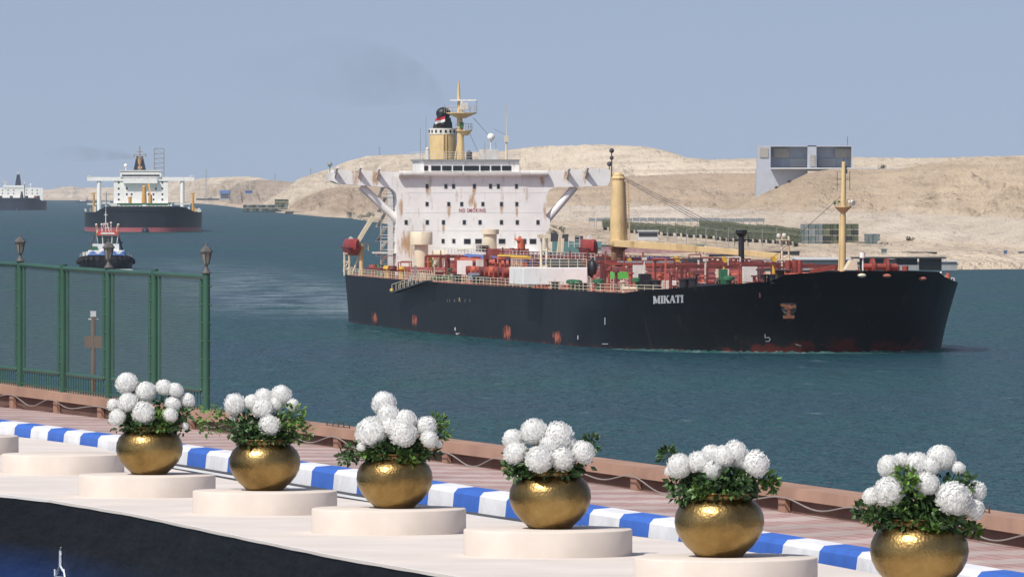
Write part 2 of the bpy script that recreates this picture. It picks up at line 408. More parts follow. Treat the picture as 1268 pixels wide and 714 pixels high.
pave_m, n, l, b = nt('interlocking_paving')
uvn = n.new('ShaderNodeTexCoord')
br = n.new('ShaderNodeTexBrick'); br.offset = 0.5; br.inputs['Scale'].default_value = 1.0
br.inputs['Brick Width'].default_value = 0.22; br.inputs['Row Height'].default_value = 0.11; br.inputs['Mortar Size'].default_value = 0.006
br.inputs['Color1'].default_value = (0.40,0.25,0.235,1); br.inputs['Color2'].default_value = (0.46,0.31,0.29,1); br.inputs['Mortar'].default_value = (0.2,0.15,0.13,1)
l.new(uvn.outputs['UV'], br.inputs['Vector'])
su = n.new('ShaderNodeSeparateXYZ'); l.new(uvn.outputs['UV'], su.inputs[0])
zz = math_(n, l, 'SUBTRACT', math_(n, l, 'MULTIPLY', su.outputs[0], 0.62), math_(n, l, 'MULTIPLY', su.outputs[1], 0.36))
wob = noise(n, l, uvn.outputs['UV'], 5.0, 2, 0.5); zz = math_(n, l, 'ADD', zz, math_(n, l, 'MULTIPLY', math_(n, l, 'SUBTRACT', wob.outputs[0], 0.5), 0.35))
zg = math_(n, l, 'ABSOLUTE', math_(n, l, 'SUBTRACT', math_(n, l, 'FRACT', math_(n, l, 'MULTIPLY', su.outputs[1], 2.2)), 0.5)); zz = math_(n, l, 'ADD', zz, math_(n, l, 'MULTIPLY', zg, 0.28))
fr_ = math_(n, l, 'FRACT', zz)
st_ = ramp(n, [(0.45, (0,0,0)), (0.55, (1,1,1)), (0.95, (1,1,1)), (1.0, (0,0,0))]); l.new(fr_, st_.inputs[0])
pc = mixc(n, l, math_(n, l, 'MULTIPLY', st_.outputs[0], 0.6), br.outputs[0], (0.50,0.455,0.43))
dn = noise(n, l, uvn.outputs['Object'], 0.8, 5); dr = ramp(n, [(0.3, (0.72,0.7,0.68)), (0.7, (1.05,1.05,1.05))]); l.new(dn.outputs[0], dr.inputs[0])
mxx = n.new('ShaderNodeMix'); mxx.data_type = 'RGBA'; mxx.blend_type = 'MULTIPLY'; mxx.inputs[0].default_value = 1
l.new(pc, mxx.inputs[6]); l.new(dr.outputs[0], mxx.inputs[7]); l.new(mxx.outputs[2], b.inputs['Base Color']); b.inputs['Roughness'].default_value = 0.9

def strip(rows, name, mat, kind='structure', parent=None):
    mb = MB(); mb.loft(rows)
    uv = []; acc = [0.0]
    for a, c in zip(rows[0], rows[0][1:]): acc.append(acc[-1] + (c-a).length)
    for r in rows:
        for i, p in enumerate(r):
            q = rows[0][i]; nx = rows[0][min(i+1, len(r)-1)] - rows[0][max(i-1, 0)]; nx = Vector((nx.x, nx.y, 0)).normalized()
            dv = p - q; uv.append((acc[i] + dv.x*nx.x + dv.y*nx.y, abs(dv.x*nx.y - dv.y*nx.x) + (0 if r is rows[0] else 0)))
    mb.uv = uv
    o = mb.build(name, mat, parent, fix=False); tag(o, kind=kind); return o
# pavement between kerb and wall
strip([[p + Vector((0,0,-0.004)) for p in kt], [p + Vector((0.02,0.4,0)) for p in wb]], 'pavement', pave_m)

# kerb with blue and white painted stones
BL = [-170,-130,-108,-88,-68,-47,-26,-5,16,36,57,77,97,119,142,164,186,208,230,253,280,307,333,358,383.5,411,440,469,499,528,559,591,624,657,690,727,764,801,838,880,922,966,1011,1058,1105,1155,1205,1261,1320,1380,1440]
kerb = MB()
km = []
for i, (xa, xb) in enumerate(zip(BL, BL[1:])):
    mi = 0 if i % 2 == (BL.index(16) % 2) else 1
    n_ = 6; rows = [[], [], [], [], []]
    for j in range(n_+1):
        x = lerp(xa, xb, j/n_)
        e = 0.007 if j in (0, n_) else 0.0
        a, nrm, c = kerb_back(x); back = c; zt = c.z
        rows[0].append(Vector((a.x, a.y, a.z-0.05)) + nrm*e)
        rows[1].append(Vector((a.x, a.y, zt-0.06)) + nrm*(0.02+e))
        rows[2].append(Vector((a.x, a.y, zt-0.012-e*0.4)) + nrm*(0.06+e))
        rows[3].append(Vector((back.x, back.y, back.z-e*0.4)))
        rows[4].append(Vector((back.x, back.y, a.z-0.05)))
    kerb.loft(rows, mi)
def kerb_paint(name, col):
    m, n, l, b = nt(name); t = n.new('ShaderNodeTexCoord'); v = t.outputs['Object']
    a = noise(n, l, v, 2.2, 6, 0.65); r = ramp(n, [(0.3, tuple(c*0.8 for c in col)), (0.6, col)]); l.new(a.outputs[0], r.inputs[0])
    ch = noise(n, l, v, 9.0, 6, 0.7); cr = ramp(n, [(0.66, (0,0,0)), (0.74, (0.7,0.7,0.7))]); l.new(ch.outputs[0], cr.inputs[0])
    c = mixc(n, l, cr.outputs[0], r.outputs[0], (0.33,0.30,0.27)); l.new(c, b.inputs['Base Color']); b.inputs['Roughness'].default_value = 0.7
    bn = noise(n, l, v, 14, 4); bump(n, l, b, bn.outputs[0], 0.3, 0.02); return m
tag(kerb.build('kerb', [kerb_paint('kerb_blue', (0.035,0.13,0.50)), kerb_paint('kerb_white', (0.72,0.73,0.75))]), kind='structure')

# road strip in front of the kerb, white edge line
ROADM = M('asphalt', (0.055,0.055,0.058), 0.9, var=0.25, scale=4, bmp=0.3)
LINEM = M('road_line_paint', (0.62,0.62,0.61), 0.7, var=0.12, scale=2)
def off_toward(p, q, s):   # move along the level perpendicular, s metres toward the camera side
    t = (q-p); t.z = 0; t.normalize(); nn = Vector((t.y, -t.x, 0)); nn = nn if nn.y < 0 else -nn
    r = p + nn*s; r.z = gz(OFF_ROAD, r.y); return r
def parallel(pl, s, dz=0.0):
    o = []
    for i in range(len(pl)):
        a = pl[max(0, i-1)]; c = pl[min(len(pl)-1, i+1)]
        t = c-a; t.z = 0; t.normalize(); nn = Vector((t.y, -t.x, 0)); nn = nn if nn.y < 0 else -nn
        r = pl[i] + nn*s; r.z = gz(OFF_ROAD, r.y)+dz; o.append(r)
    return o
strip([parallel(kb, -0.05, -0.01), parallel(kb, 3.6, -0.01)], 'road', ROADM)
i0 = min(range(len(XS)), key=lambda i: abs(XS[i]-150)); i1 = min(range(len(XS)), key=lambda i: abs(XS[i]-1460))
strip([parallel(kb, 0.20, -0.005)[i0:], parallel(kb, 0.36, -0.005)[i0:]], 'road_edge_line', LINEM)

# near ground under and behind the stage, and the bank falling to the water beyond the wall
nearg = MB(); nearg.add([(-60,-60,14.6),(60,-60,14.6),(60,62,14.6),(-60,62,14.6)], [(0,1,2,3)])
tag(nearg.build('ground', M('dusty_concrete', (0.30,0.27,0.23), 0.9, var=0.15, scale=0.5)), kind='structure')
bk = MB()
capback = [p + Vector((0.05,1.3,-0.02)) for p in wb]
bk.loft([[Vector((p.x-0.1, p.y+0.3, p.z-0.02)) for p in wb], [p + Vector((3,3.0,-0.3)) for p in wb], [p + Vector((30,80,-20.2)) for p in wb]])
tag(bk.build('near_bank', M('bank_stone', (0.30,0.25,0.20), 0.95, var=0.3, scale=0.4), fix=False), kind='structure')

# ---- low wall with a projecting cap
wall_root_p = wb[80].copy()
wall = thing('promenade_wall', 'low reddish brown parapet wall with projecting cap along the canal edge', 'wall', wall_root_p)
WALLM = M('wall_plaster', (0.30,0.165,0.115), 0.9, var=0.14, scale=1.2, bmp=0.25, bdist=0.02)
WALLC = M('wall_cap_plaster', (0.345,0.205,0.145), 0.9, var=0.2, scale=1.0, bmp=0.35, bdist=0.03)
WALLD = M('shaded_wall_plaster', (0.12,0.062,0.045), 0.9, var=0.2, scale=1.4)  # wall plaster with the shade under the projecting cap put into its colour
def nrm_at(i):
    t = wb[min(i+1, len(wb)-1)] - wb[max(i-1, 0)]; t.z = 0; t.normalize()
    nn = Vector((t.y, -t.x, 0)); return nn if nn.y > 0 else -nn
cap = MB(); rec = MB()
rows = [[] for _ in range(4)]; rr = [[] for _ in range(2)]
CAPTOP = []
for i, x in enumerate(XS):
    top = wall_pt(x, interp(x, CF)); bot = wall_pt(x, interp(x, CB)); nn = nrm_at(i)
    jit = 0.0
    rows[0].append(bot); rows[1].append(top + Vector((0,0,jit)) + nn*0.01); rows[2].append(top + nn*0.36); rows[3].append(bot + nn*0.36)
    CAPTOP.append(top + nn*0.13)
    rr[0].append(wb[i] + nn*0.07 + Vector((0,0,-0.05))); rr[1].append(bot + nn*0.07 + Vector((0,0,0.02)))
cap.loft(rows + [rows[0]])
cap.build('wall_cap', WALLC, wall, wall_root_p)
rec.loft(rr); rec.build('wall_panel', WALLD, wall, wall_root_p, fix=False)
# arc length along the wall, for pillars and fence posts
arc = [0.0]
for a, c in zip(wb, wb[1:]): arc.append(arc[-1] + (c-a).length)
def at_x(pl, x): 
    f = (x-XS[0])/(XS[1]-XS[0]); i = int(np.clip(math.floor(f), 0, len(pl)-2)); return pl[i].lerp(pl[i+1], f-i)
def x_at_arc(s): return float(np.interp(s, arc, XS))
pil_x = []
s_ref = float(np.interp(13, XS, arc)); step = (float(np.interp(121.5, XS, arc)) - s_ref)/2
s = s_ref - step*3
while s < arc[-1]-1:
    pil_x.append(x_at_arc(s)); s += step
for x in pil_x:
    p = at_x(wb, x); i = int(np.clip((x-XS[0])/(XS[1]-XS[0]), 1, len(XS)-2)); nn = nrm_at(i); t = Vector((nn.y, -nn.x, 0))
    zt = at_x([r for r in rows[0]], x).z
    q = MB(); a = p + nn*0.012; hw = 0.14
    q.loft([[a - t*hw + Vector((0,0,-0.03)), a + t*hw + Vector((0,0,-0.03)), a + t*hw + nn*0.05 + Vector((0,0,-0.03)), a - t*hw + nn*0.05 + Vector((0,0,-0.03))],
            [v + Vector((0,0,zt-p.z+0.025)) for v in (a - t*hw, a + t*hw, a + t*hw + nn*0.05, a - t*hw + nn*0.05)]], closed=True)
    q.build('wall_pillar', WALLM, wall, wall_root_p)
# the cable strung along the wall
cab = MB(); pts = []
for i in range(0, 640):
    x = lerp(-120, 1400, i/639); s_ = float(np.interp(x, XS, arc)); ph = ((s_-s_ref)/step)
    fr = ph - math.floor(ph)
    sag = math.sin(math.pi*fr)**2*(0.75+0.25*math.sin(ph*2.1))
    b0 = wall_pt(x, interp(x, CB)); p = b0 + nrm_at(int(np.clip((x-XS[0])/10, 1, len(XS)-2)))*-0.035
    p.z = b0.z + 0.01 - 0.115*sag + 0.01*math.sin(ph*9)
    pts.append(p)
cab.path(pts, 0.007, 5)
tag(cab.build('cable', M('pale_cable', (0.27,0.24,0.22), 0.6), None, pts[0][:], smooth=True), 'pale loose cable sagging in waves along the low brown wall', 'cable')
# rusty bars left standing in the cap
STUB = M('rusty_bar', (0.09,0.05,0.035), 0.8)
for cx_, nb, where in ((392,5,'past the second brass pot'),(440,3,'beside the tall white bloom bouquet'),(814,4,'above the paving between the fourth and fifth pots'),(1058,4,'behind the nearest bouquet'),(1200,2,'near the edge of the view')):
    q = MB(); base = at_x(CAPTOP, cx_)
    for j in range(nb):
        p = at_x(CAPTOP, cx_ + j*7.0); q.tube(p - Vector((0,0,0.03)), p + Vector((0.01*random.uniform(-1,1), 0, random.uniform(0.05,0.085))), 0.008, n=5)
    for j in range(nb-1):
        p = at_x(CAPTOP, cx_ + j*7.0); p2 = at_x(CAPTOP, cx_ + j*7.0+7)
        q.tube(p + Vector((0,0,0.01)), p2 + Vector((0,0,0.01)), 0.005, n=4)
    tag(q.build('rebar_stubs', STUB, None, base[:]), 'short rusty bars in the wall cap ' + where, 'rebar', 'rusty bar ends in the wall cap')

# ---- the raised stage with its dark banner
stage_p = gpt(300, interp(300, SE), OFF_STAGE)
stage = thing('stage', 'raised beige carpeted platform with a dark printed front beside the promenade', 'stage', stage_p)
CARPET = M('beige_carpet', (0.63,0.57,0.52), 0.95, var=0.09, scale=0.9, bmp=0.25, bdist=0.01)
CARPET2 = M('pedestal_felt', (0.62,0.55,0.485), 0.95, var=0.08, scale=2.5, bmp=0.2, bdist=0.006)
se = [gpt(x, interp(x, SE), OFF_STAGE) for x in XS]
srear = []
for i, x in enumerate(XS):     # back edge of the carpet, close to the kerb where the road narrows
    gap = interp(x, [(-170,0.03),(125,0.03),(170,0.22),(260,0.72),(420,0.80),(600,0.72),(760,0.50),(900,0.32),(1100,0.25),(1460,0.25)])
    t = kb[min(i+1,len(kb)-1)]-kb[max(i-1,0)]; t.z=0; t.normalize(); nn = Vector((t.y,-t.x,0)); nn = nn if nn.y<0 else -nn
    r = kb[i] + nn*gap; r.z = gz(OFF_STAGE, r.y); srear.append(r)
dk = MB(); dk.loft([[p + Vector((0,0,-0.05)) for p in srear], srear, se, [p + Vector((0,0,-0.02)) for p in se]])
dk.build('stage_floor', CARPET, stage, stage_p, fix=False)
# fabric edge folded over the front
ed = MB(); ed.loft([[p + Vector((0.0,0.10,0.004)) for p in se], [p + Vector((0.003,-0.012,0.003)) for i, p in enumerate(se)], [p + Vector((0.004,-0.014,-0.022-0.004*abs(math.sin(i*0.7)))) for i, p in enumerate(se)]])
ed.build('fabric_hem', M('white_hem', (0.66,0.64,0.62), 0.9, var=0.05), stage, stage_p, fix=False)
bm_, n, l, b = nt('printed_banner')
t = n.new('ShaderNodeTexCoord'); s3 = n.new('ShaderNodeSeparateXYZ'); l.new(t.outputs['UV'], s3.inputs[0])
fold = noise(n, l, t.outputs['UV'], 0.9, 4, 0.6, stretch=(1, 2.2, 1))
gx = n.new('ShaderNodeMapRange'); gx.inputs[1].default_value = 9.0; gx.inputs[2].default_value = 1.0; l.new(s3.outputs[0], gx.inputs[0])
gy = n.new('ShaderNodeMapRange'); gy.inputs[1].default_value = 0.45; gy.inputs[2].default_value = 1.3; l.new(s3.outputs[1], gy.inputs[0])
gg = math_(n, l, 'MULTIPLY', gx.outputs[0], gy.outputs[0])
c = mixc(n, l, ramp_fac(n, l, fold), (0.005,0.006,0.009), (0.011,0.0115,0.013))
c = mixc(n, l, gg, c, (0.010,0.055,0.25))
l.new(c, b.inputs['Base Color']); b.inputs['Roughness'].default_value = 0.65; b.inputs['Specular IOR Level'].default_value = 0.2
fb = noise(n, l, t.outputs['UV'], 1.5, 3, 0.5, stretch=(0.8, 3, 1)); bump(n, l, b, fb.outputs[0], 0.5, 0.06)
bn_ = MB(); br_ = []
for k in range(14):
    v_ = k/13; rowp = []
    for i, p in enumerate(se):
        z = p.z - 0.012 - v_*2.1; amp = 0.012*math.sin(i*2.9 + 3*v_) + 0.018*math.sin(i*0.83+5*v_)
        rowp.append(Vector((p.x+0.02, p.y-0.02-abs(amp), z)))
    br_.append(rowp)
bn_.loft(br_)
acc = [0]
for a, c_ in zip(se, se[1:]): acc.append(acc[-1]+(c_-a).length)
bn_.uv = [(acc[i]-acc[16], (k/13)*2.1) for k in range(14) for i in range(len(se))]
banner = bn_.build('banner', bm_, stage, stage_p, smooth='all', fix=False)
# the white drawn mark on the banner (a thin spire with a hooked top and two short arms)
EMB = M('banner_print_white', (0.55,0.60,0.68), 0.6)
em = MB()
def bp(px, py):
    d = at_x(se, px).y - 0.06; return Vector(W(px, py, d))
for a, c_, r in (((75.5,677),(73.6,684),0.006),((73.6,684),(75.6,687),0.006),((74.6,681),(74.4,700),0.012),((74.4,700),(71.5,706),0.010),((71.5,706),(69.0,713),0.012),((74.6,700),(78.6,707),0.010),((78.6,704),(80.2,714),0.008),
              ((67.6,704),(67.8,713),0.007),((69,713),(80,714),0.008),((74.4,714),(74.4,728),0.012)):
    p0, p1 = bp(*a), bp(*c_); em.beam(p0, p1, 0.004, r*2.0, up=(1,0,0.01))
em.build('printed_mark', EMB, stage, stage_p)

# ---- round pedestals
PEDS = [(-47,101,0,'second empty round beige pedestal, cut by the edge of the view'),(78,538,0,'empty round beige pedestal behind the pot nearest the fence'),
        (182,0,0,'round beige pedestal under the brass pot nearest the fence'),(328,0,1,'round beige pedestal under the dark bronze toned pot, second from the fence'),
        (481.5,0,2,'round beige pedestal under the pot with the tallest bloom'),(678.5,0,3,'round beige pedestal under the pot of tightly massed blooms in the middle'),
        (898.5,0,4,'round beige pedestal under the pot with the low flat bouquet'),(1146,0,5,'round beige pedestal under the nearest and largest looking pot')]
POTS = [(185,587,83),(327.8,609.5,88.5),(488.6,632,94.6),(681.2,658.5,101.7),(890.8,688.5,111.4),(1138.5,731.5,122.6)]
PD = [0.7*F/w for _, _, w in POTS]
ped_d = [100.5, 92.3] + PD
ped_w = [140,152,170,179,191.5,209,228,251]
PEDZ = []
for (cx_, _, k, lab), d, w in zip(PEDS, ped_d, ped_w):
    r = w/2/F*d
    zt = gz(OFF_PED, d) if k or cx_ > 100 else gz(OFF_PED, d)
    if cx_ in (182,): zt = gz(OFF_PED, d)
    z0 = gz(OFF_STAGE, d)
    q = MB(); hgt = zt - z0
    prof = [(r, -0.02), (r, hgt-0.012), (r-0.004, hgt-0.004), (r-0.012, hgt)]
    q.lathe(prof, 64)
    tag(q.build('pedestal', CARPET2, None, (0,0,0), smooth=True), lab, 'pedestal', 'round beige pedestals on the stage').location = (kx(cx_)*d, d, z0)
    PEDZ.append(zt)

# ---- brass pots
def brass():
    m, n, l, b = nt('hammered_brass'); t = n.new('ShaderNodeTexCoord'); v = t.outputs['Object']
    a = noise(n, l, v, 3.0, 5, 0.65); r = ramp(n, [(0.25, (0.13,0.085,0.035)), (0.5, (0.30,0.20,0.075)), (0.8, (0.43,0.31,0.13))]); l.new(a.outputs[0], r.inputs[0])
    l.new(r.outputs[0], b.inputs['Base Color']); b.inputs['Metallic'].default_value = 1.0
    rn = noise(n, l, v, 8, 4); rr_ = n.new('ShaderNodeMapRange'); rr_.inputs[3].default_value = 0.25; rr_.inputs[4].default_value = 0.46; l.new(rn.outputs[0], rr_.inputs[0]); l.new(rr_.outputs[0], b.inputs['Roughness'])
    vo = n.new('ShaderNodeTexVoronoi'); vo.inputs['Scale'].default_value = 46; l.new(v, vo.inputs['Vector'])
    n2_ = noise(n, l, v, 14, 4)
    h = math_(n, l, 'ADD', math_(n, l, 'MULTIPLY', vo.outputs['Distance'], 0.6), n2_.outputs[0])
    bump(n, l, b, h, 0.32, 0.010); return m
BRASS = brass()
RP = 0.35
POTPROF = [(0.165,0.0),(0.185,0.004),(0.19,0.015),(0.205,0.03),(0.255,0.075),(0.305,0.135),(0.338,0.20),(0.35,0.265),(0.343,0.33),(0.318,0.385),(0.28,0.425),(0.245,0.448)]
pot0 = thing('brass_pot', 'x', 'pot')
body = MB(); body.lathe(POTPROF, 64, cap=False)
body.add([(0.165*math.cos(2*math.pi*i/48), 0.165*math.sin(2*math.pi*i/48), 0.0) for i in range(48)], [tuple(range(48))])
body.build('pot_body', BRASS, pot0, smooth='all')
rim = MB(); rim.lathe([(0.243,0.445),(0.238,0.458),(0.243,0.478),(0.256,0.488),(0.262,0.495),(0.255,0.502),(0.24,0.50),(0.225,0.485),(0.22,0.44)], 64, cap=False)
rim.build('pot_rim', BRASS, pot0, smooth='all')
soil = MB(); soil.lathe([(0.0001,0.455),(0.232,0.45)], 32, cap=False); soil.build('soil', M('dark_soil', (0.02,0.015,0.01), 0.95), pot0)
potlab = ['round hammered brass pot nearest the green fence, golden belly','dark bronze toned round brass pot, second from the fence','round brass pot under the bouquet with one tall upright bloom',
          'round brass pot in the middle, under the tightly massed white blooms','large bright golden brass pot under the low flat bouquet','nearest and largest looking brass pot, its base out of view']
pots = []
for i, (lab, d) in enumerate(zip(potlab, PD)):
    o = pot0 if i == 0 else copy_tree(pot0)
    o['label'] = lab; o['group'] = 'brass flower pots on the pedestals'
    o.location = (kx(POTS[i][0])*d, d, PEDZ[i+2]+0.002); o.rotation_euler.z = i*1.1
    pots.append(o)

# ---- bouquets: white pompom blooms in dark leaves
def bloom_mesh(seed, npet, messy):
    rg = random.Random(seed); q = MB()
    q.sphere((0,0,0), 0.90, 18, 14)
    for k in range(npet):
        z = 1 - 1.80*(k+0.5)/npet; ph = k*2.39996 + rg.uniform(-0.25,0.25); rr_ = math.sqrt(max(0, 1-z*z))
        d = Vector((rr_*math.cos(ph), rr_*math.sin(ph), z)); up = Vector((0,0,1)); t = d.cross(up); t = t.normalized() if t.length > 0.05 else Vector((1,0,0)); s_ = t.cross(d)
        tw = rg.uniform(-0.45,0.45); dr = (s_*math.cos(tw) + t*math.sin(tw)); sd = d.cross(dr)
        lift = 1.0 + rg.uniform(-messy, messy); wv = 0.068*rg.uniform(0.8,1.3); L = 0.34*rg.uniform(0.8,1.3)
        # a curved petal that lies like a scale on the head, its tip lifted
        a = (d - dr*0.05)*0.83; m1 = (d + dr*L*0.55).normalized()*0.95*lift; e = (d + dr*L).normalized()*1.03*lift
        q.add([a - sd*wv*0.5, a + sd*wv*0.5, m1 + sd*wv, e + sd*wv*0.4, e - sd*wv*0.4, m1 - sd*wv, m1 - d*0.03], [(0,1,2,6),(0,6,5),(6,2,3,4),(6,4,5)])
    me_o = q.build('bloom', bloom_m, None, fix=False); me = me_o.data; bpy.data.objects.remove(me_o); return me
bloom_m, n, l, b = nt('white_petals')
t = n.new('ShaderNodeTexCoord'); a = noise(n, l, t.outputs['Object'], 1.6, 3)
r = ramp(n, [(0.3, (0.88,0.89,0.87)), (0.6, (0.93,0.93,0.92))]); l.new(a.outputs[0], r.inputs[0]); l.new(r.outputs[0], b.inputs['Base Color'])
b.inputs['Roughness'].default_value = 0.7; b.inputs['Specular IOR Level'].default_value = 0.2
tr = n.new('ShaderNodeBsdfTranslucent'); tr.inputs[0].default_value = (0.92,0.92,0.90,1)
ms = n.new('ShaderNodeMixShader'); ms.inputs[0].default_value = 0.4
l.new(b.outputs[0], ms.inputs[1]); l.new(tr.outputs[0], ms.inputs[2])
for nd in n:
    if nd.type == 'OUTPUT_MATERIAL': l.new(ms.outputs[0], nd.inputs[0])
BLOOMS = [bloom_mesh(s_, 430, 0.06) for s_ in range(3)] + [bloom_mesh(9, 330, 0.14), bloom_mesh(12, 360, 0.11)]
def leaf_material(name, c0, c1):
    m, n, l, b = nt(name); g = n.new('ShaderNodeNewGeometry')
    r = ramp(n, [(0.0, c0), (0.7, c1), (1.0, tuple(x*1.9 for x in c1))]); l.new(g.outputs['Random Per Island'], r.inputs[0])
    l.new(r.outputs[0], b.inputs['Base Color']); b.inputs['Roughness'].default_value = 0.5
    try:
        b.inputs['Transmission Weight'].default_value = 0.0
    except Exception: pass
    return m
LEAFD = leaf_material('dark_leaves', (0.014,0.038,0.012), (0.042,0.095,0.024))
LEAFB = leaf_material('fresh_leaves', (0.035,0.085,0.014), (0.10,0.19,0.035))
STEM = M('stem_green', (0.03,0.06,0.02), 0.7)
def leaves(q, rg, c, rad, n_, size, flat=0.8, out=None):
    for _ in range(n_):
        while True:
            p = Vector((rg.uniform(-1,1), rg.uniform(-1,1), rg.uniform(-1,1)))
            if p.length < 1: break
        pos = Vector(c) + Vector((p.x*rad[0], p.y*rad[1], p.z*rad[2]))
        d = (p + Vector((rg.uniform(-.7,.7), rg.uniform(-.7,.7), rg.uniform(-.5,.6)))).normalized()
        s_ = size*rg.uniform(0.6,1.35); side = d.orthogonal().normalized(); side.rotate(Matrix.Rotation(rg.uniform(0,6.3), 3, d)); up = d.cross(side)
        w_ = s_*rg.uniform(0.22,0.36); e = pos + d*s_ + up*(-0.15*s_)
        q.add([pos, pos + d*s_*0.45 + side*w_ + up*0.06*s_, e, pos + d*s_*0.45 - side*w_ + up*0.06*s_, pos + d*s_*0.45], [(0,1,4),(1,2,4),(2,3,4),(3,0,4)])
def crop(pts, sc_, ox, oy): return [(ox+x*sc_, oy+y*sc_, r*sc_) for x, y, r in pts]
BQ = [
 crop([(410,90,33),(471,117,31),(530,103,28),(567,112,25),(415,150,29),(367,157,19),(382,197,28),(466,185,37),(605,145,21),(560,157,25),(553,190,23),(600,226,11)], .3839, 0, 440),
 crop([(217,85,50),(305,75,40),(365,45,40),(455,40,50),(360,105,56),(515,90,30),(398,192,48),(205,163,18),(425,85,36)], .2381, 240, 480),
 crop([(212,112,36),(228,150,35),(170,208,48),(280,215,43),(287,172,35),(235,190,32),(360,190,32),(370,232,30),(402,250,14),(138,257,18)], .3557, 400, 460),
 crop([(735,210,43),(662,235,31),(670,280,36),(818,225,46),(752,300,43),(830,298,38),(903,278,41),(790,255,34),(855,250,27)], .3557, 400, 460),
 crop([(130,150,60),(225,125,50),(290,90,46),(350,100,60),(410,75,52),(290,165,50),(510,135,61),(78,175,24),(425,118,46)], .2437, 810, 540),
 crop([(330,150,56),(390,122,38),(470,140,56),(595,112,67),(540,150,46),(680,162,36),(325,275,66),(240,300,46),(515,235,63),(650,310,76),(765,280,46),(755,365,50),(700,352,40)], .2436, 1020, 540)]
SPRIGS = [ [(200,520,16,1),(222,515,14,0),(180,524,12,0)], [(262,520,20,1),(362,515,16,1),(370,532,16,1),(300,530,18,0)],
 [(428,566,10,0),(440,560,12,0),(540,522,10,1),(545,535,12,1),(470,556,14,0),(505,568,9,1),(455,558,8,1)], [(632,578,9,0),(730,548,10,0),(640,585,10,0),(660,570,14,0)],
 [(826,562,9,0),(880,590,18,0),(948,590,10,1),(955,600,8,1),(842,612,9,0),(912,596,16,0),(868,604,10,1)], [(1070,630,10,0),(1085,640,12,0),(1115,610,22,1),(1190,600,14,0),(1150,650,10,1),(1172,640,20,0),(1120,590,14,1),(1205,655,7,1)] ]
bqlab = ['spreading bouquet of separate white pompom flowers in the pot nearest the fence','white pompom bouquet with much light leafy green, second from the fence','white bouquet with one bloom standing tall above the rest',
         'tight dome of white blooms in the middle brass pot','low wide bouquet of crowded white blooms with a dark sprig at one end','nearest bouquet, the biggest, with white blooms hanging over its sides']
for i in range(6):
    d = PD[i]; px, _, w = POTS[i]; base = pots[i].location.copy(); zr = base.z + 0.47
    bq = thing('flower_bouquet', bqlab[i], 'bouquet', (base.x, base.y, zr), 0, 'white flower bouquets in brass pots')
    rg = random.Random(50+i)
    fo = MB(); fl2 = MB(); st = MB()
    cen = Vector((0,0,0))
    for (bx, by, br2) in BQ[i]:
        rad = br2/F*d
        lx = kx(bx)*d - base.x; lz = CZ-(by-YH)/F*d - zr
        # blooms sit on a dome: low ones in front, high ones toward the middle
        depth = -math.sqrt(max(0.0, 0.42**2 - lx*lx))*max(0.0, 1.0 - max(0.0, lz)/0.55)*0.95 + rg.uniform(-0.04,0.04)
        o = bpy.data.objects.new('bloom', BLOOMS[rg.randrange(5)]); COL.objects.link(o); o.parent = bq
        o.location = (lx, depth, lz); sr_ = rad*rg.uniform(1.06,1.24); o.scale = (sr_, sr_*rg.uniform(0.92,1.05), sr_*rg.uniform(0.82,1.0))
        tilt = Vector((lx*1.2, depth*1.2-0.14, 0.35+max(0, lz)*0.6)).normalized()
        o.rotation_euler = (tilt.to_track_quat('Z', 'Y') @ Matrix.Rotation(rg.uniform(0,6.28), 3, 'Z').to_quaternion()).to_euler()
        st.tube((lx*0.25, depth*0.3, -0.02), (lx*0.95, depth*0.97, lz-rad*0.4), 0.007, 0.005, 5)
        leaves(fo, rg, (lx*0.9, depth*0.6+0.09, lz*0.7-0.04), (rad*1.2, rad*1.0, rad*0.9), 22, 0.062)
    leaves(fo, rg, (0,-0.02,0.07), (0.29,0.27,0.13), 800, 0.062)
    leaves(fo, rg, (0,-0.10,0.02), (0.28,0.22,0.07), 260, 0.06)
    for (sx_, sy_, sr_, kind) in SPRIGS[i]:
        lx = kx(sx_)*d - base.x; lz = CZ-(sy_-YH)/F*d - zr; rad = sr_/F*d
        dep = -math.sqrt(max(0.0, 0.36**2-lx*lx))*0.7
        tq = fl2 if kind else fo
        leaves(tq, rg, (lx, dep, lz), (rad, rad*0.8, rad*0.9), int(26+rad*760), 0.055)
        st.tube((lx*0.3, dep*0.4, -0.02), (lx, dep, lz), 0.005, 0.003, 5)
    fo.build('leaves', LEAFD, bq, fix=False); fl2.build('light_leaves', LEAFB, bq, fix=False); st.build('stems', STEM, bq)
#PART2
# ================================================================== THE GREEN FENCE ON THE WALL
FG = M('green_fence_paint', (0.030,0.088,0.058), 0.45, var=0.15, scale=1.5)
FGM = M('green_mesh_wire', (0.075,0.12,0.105), 0.5, var=0.1)
LAMPM = M('lamp_grey_metal', (0.085,0.082,0.08), 0.6, var=0.25, scale=8)
LGLASS = M('lamp_frosted_glass', (0.20,0.19,0.17), 0.25, var=0.15)
fx = [-23, 25, 78.5, 134.5, 191.5, 255.5]
ftop = [(-23,325),(25,327.5),(72,331.8),(123,335.3),(189,338.5),(249,342.5),(262,343.2)]
fbot = [(-23,452),(31,457.5),(72.6,462),(134,468.5),(192,475.5),(249,482.5),(262,484)]
def at_col(pl, px):
    xs_ = [CX+F*p.x/p.y for p in pl]; j = int(np.clip(np.searchsorted(xs_, px), 1, len(pl)-1)); return pl[j-1].lerp(pl[j], (px-xs_[j-1])/(xs_[j]-xs_[j-1]))
fp = [at_col(CAPTOP, x) for x in fx]
fence = thing('mesh_fence', 'green metal fence of wire mesh panels standing on the low brown wall', 'fence', fp[3])
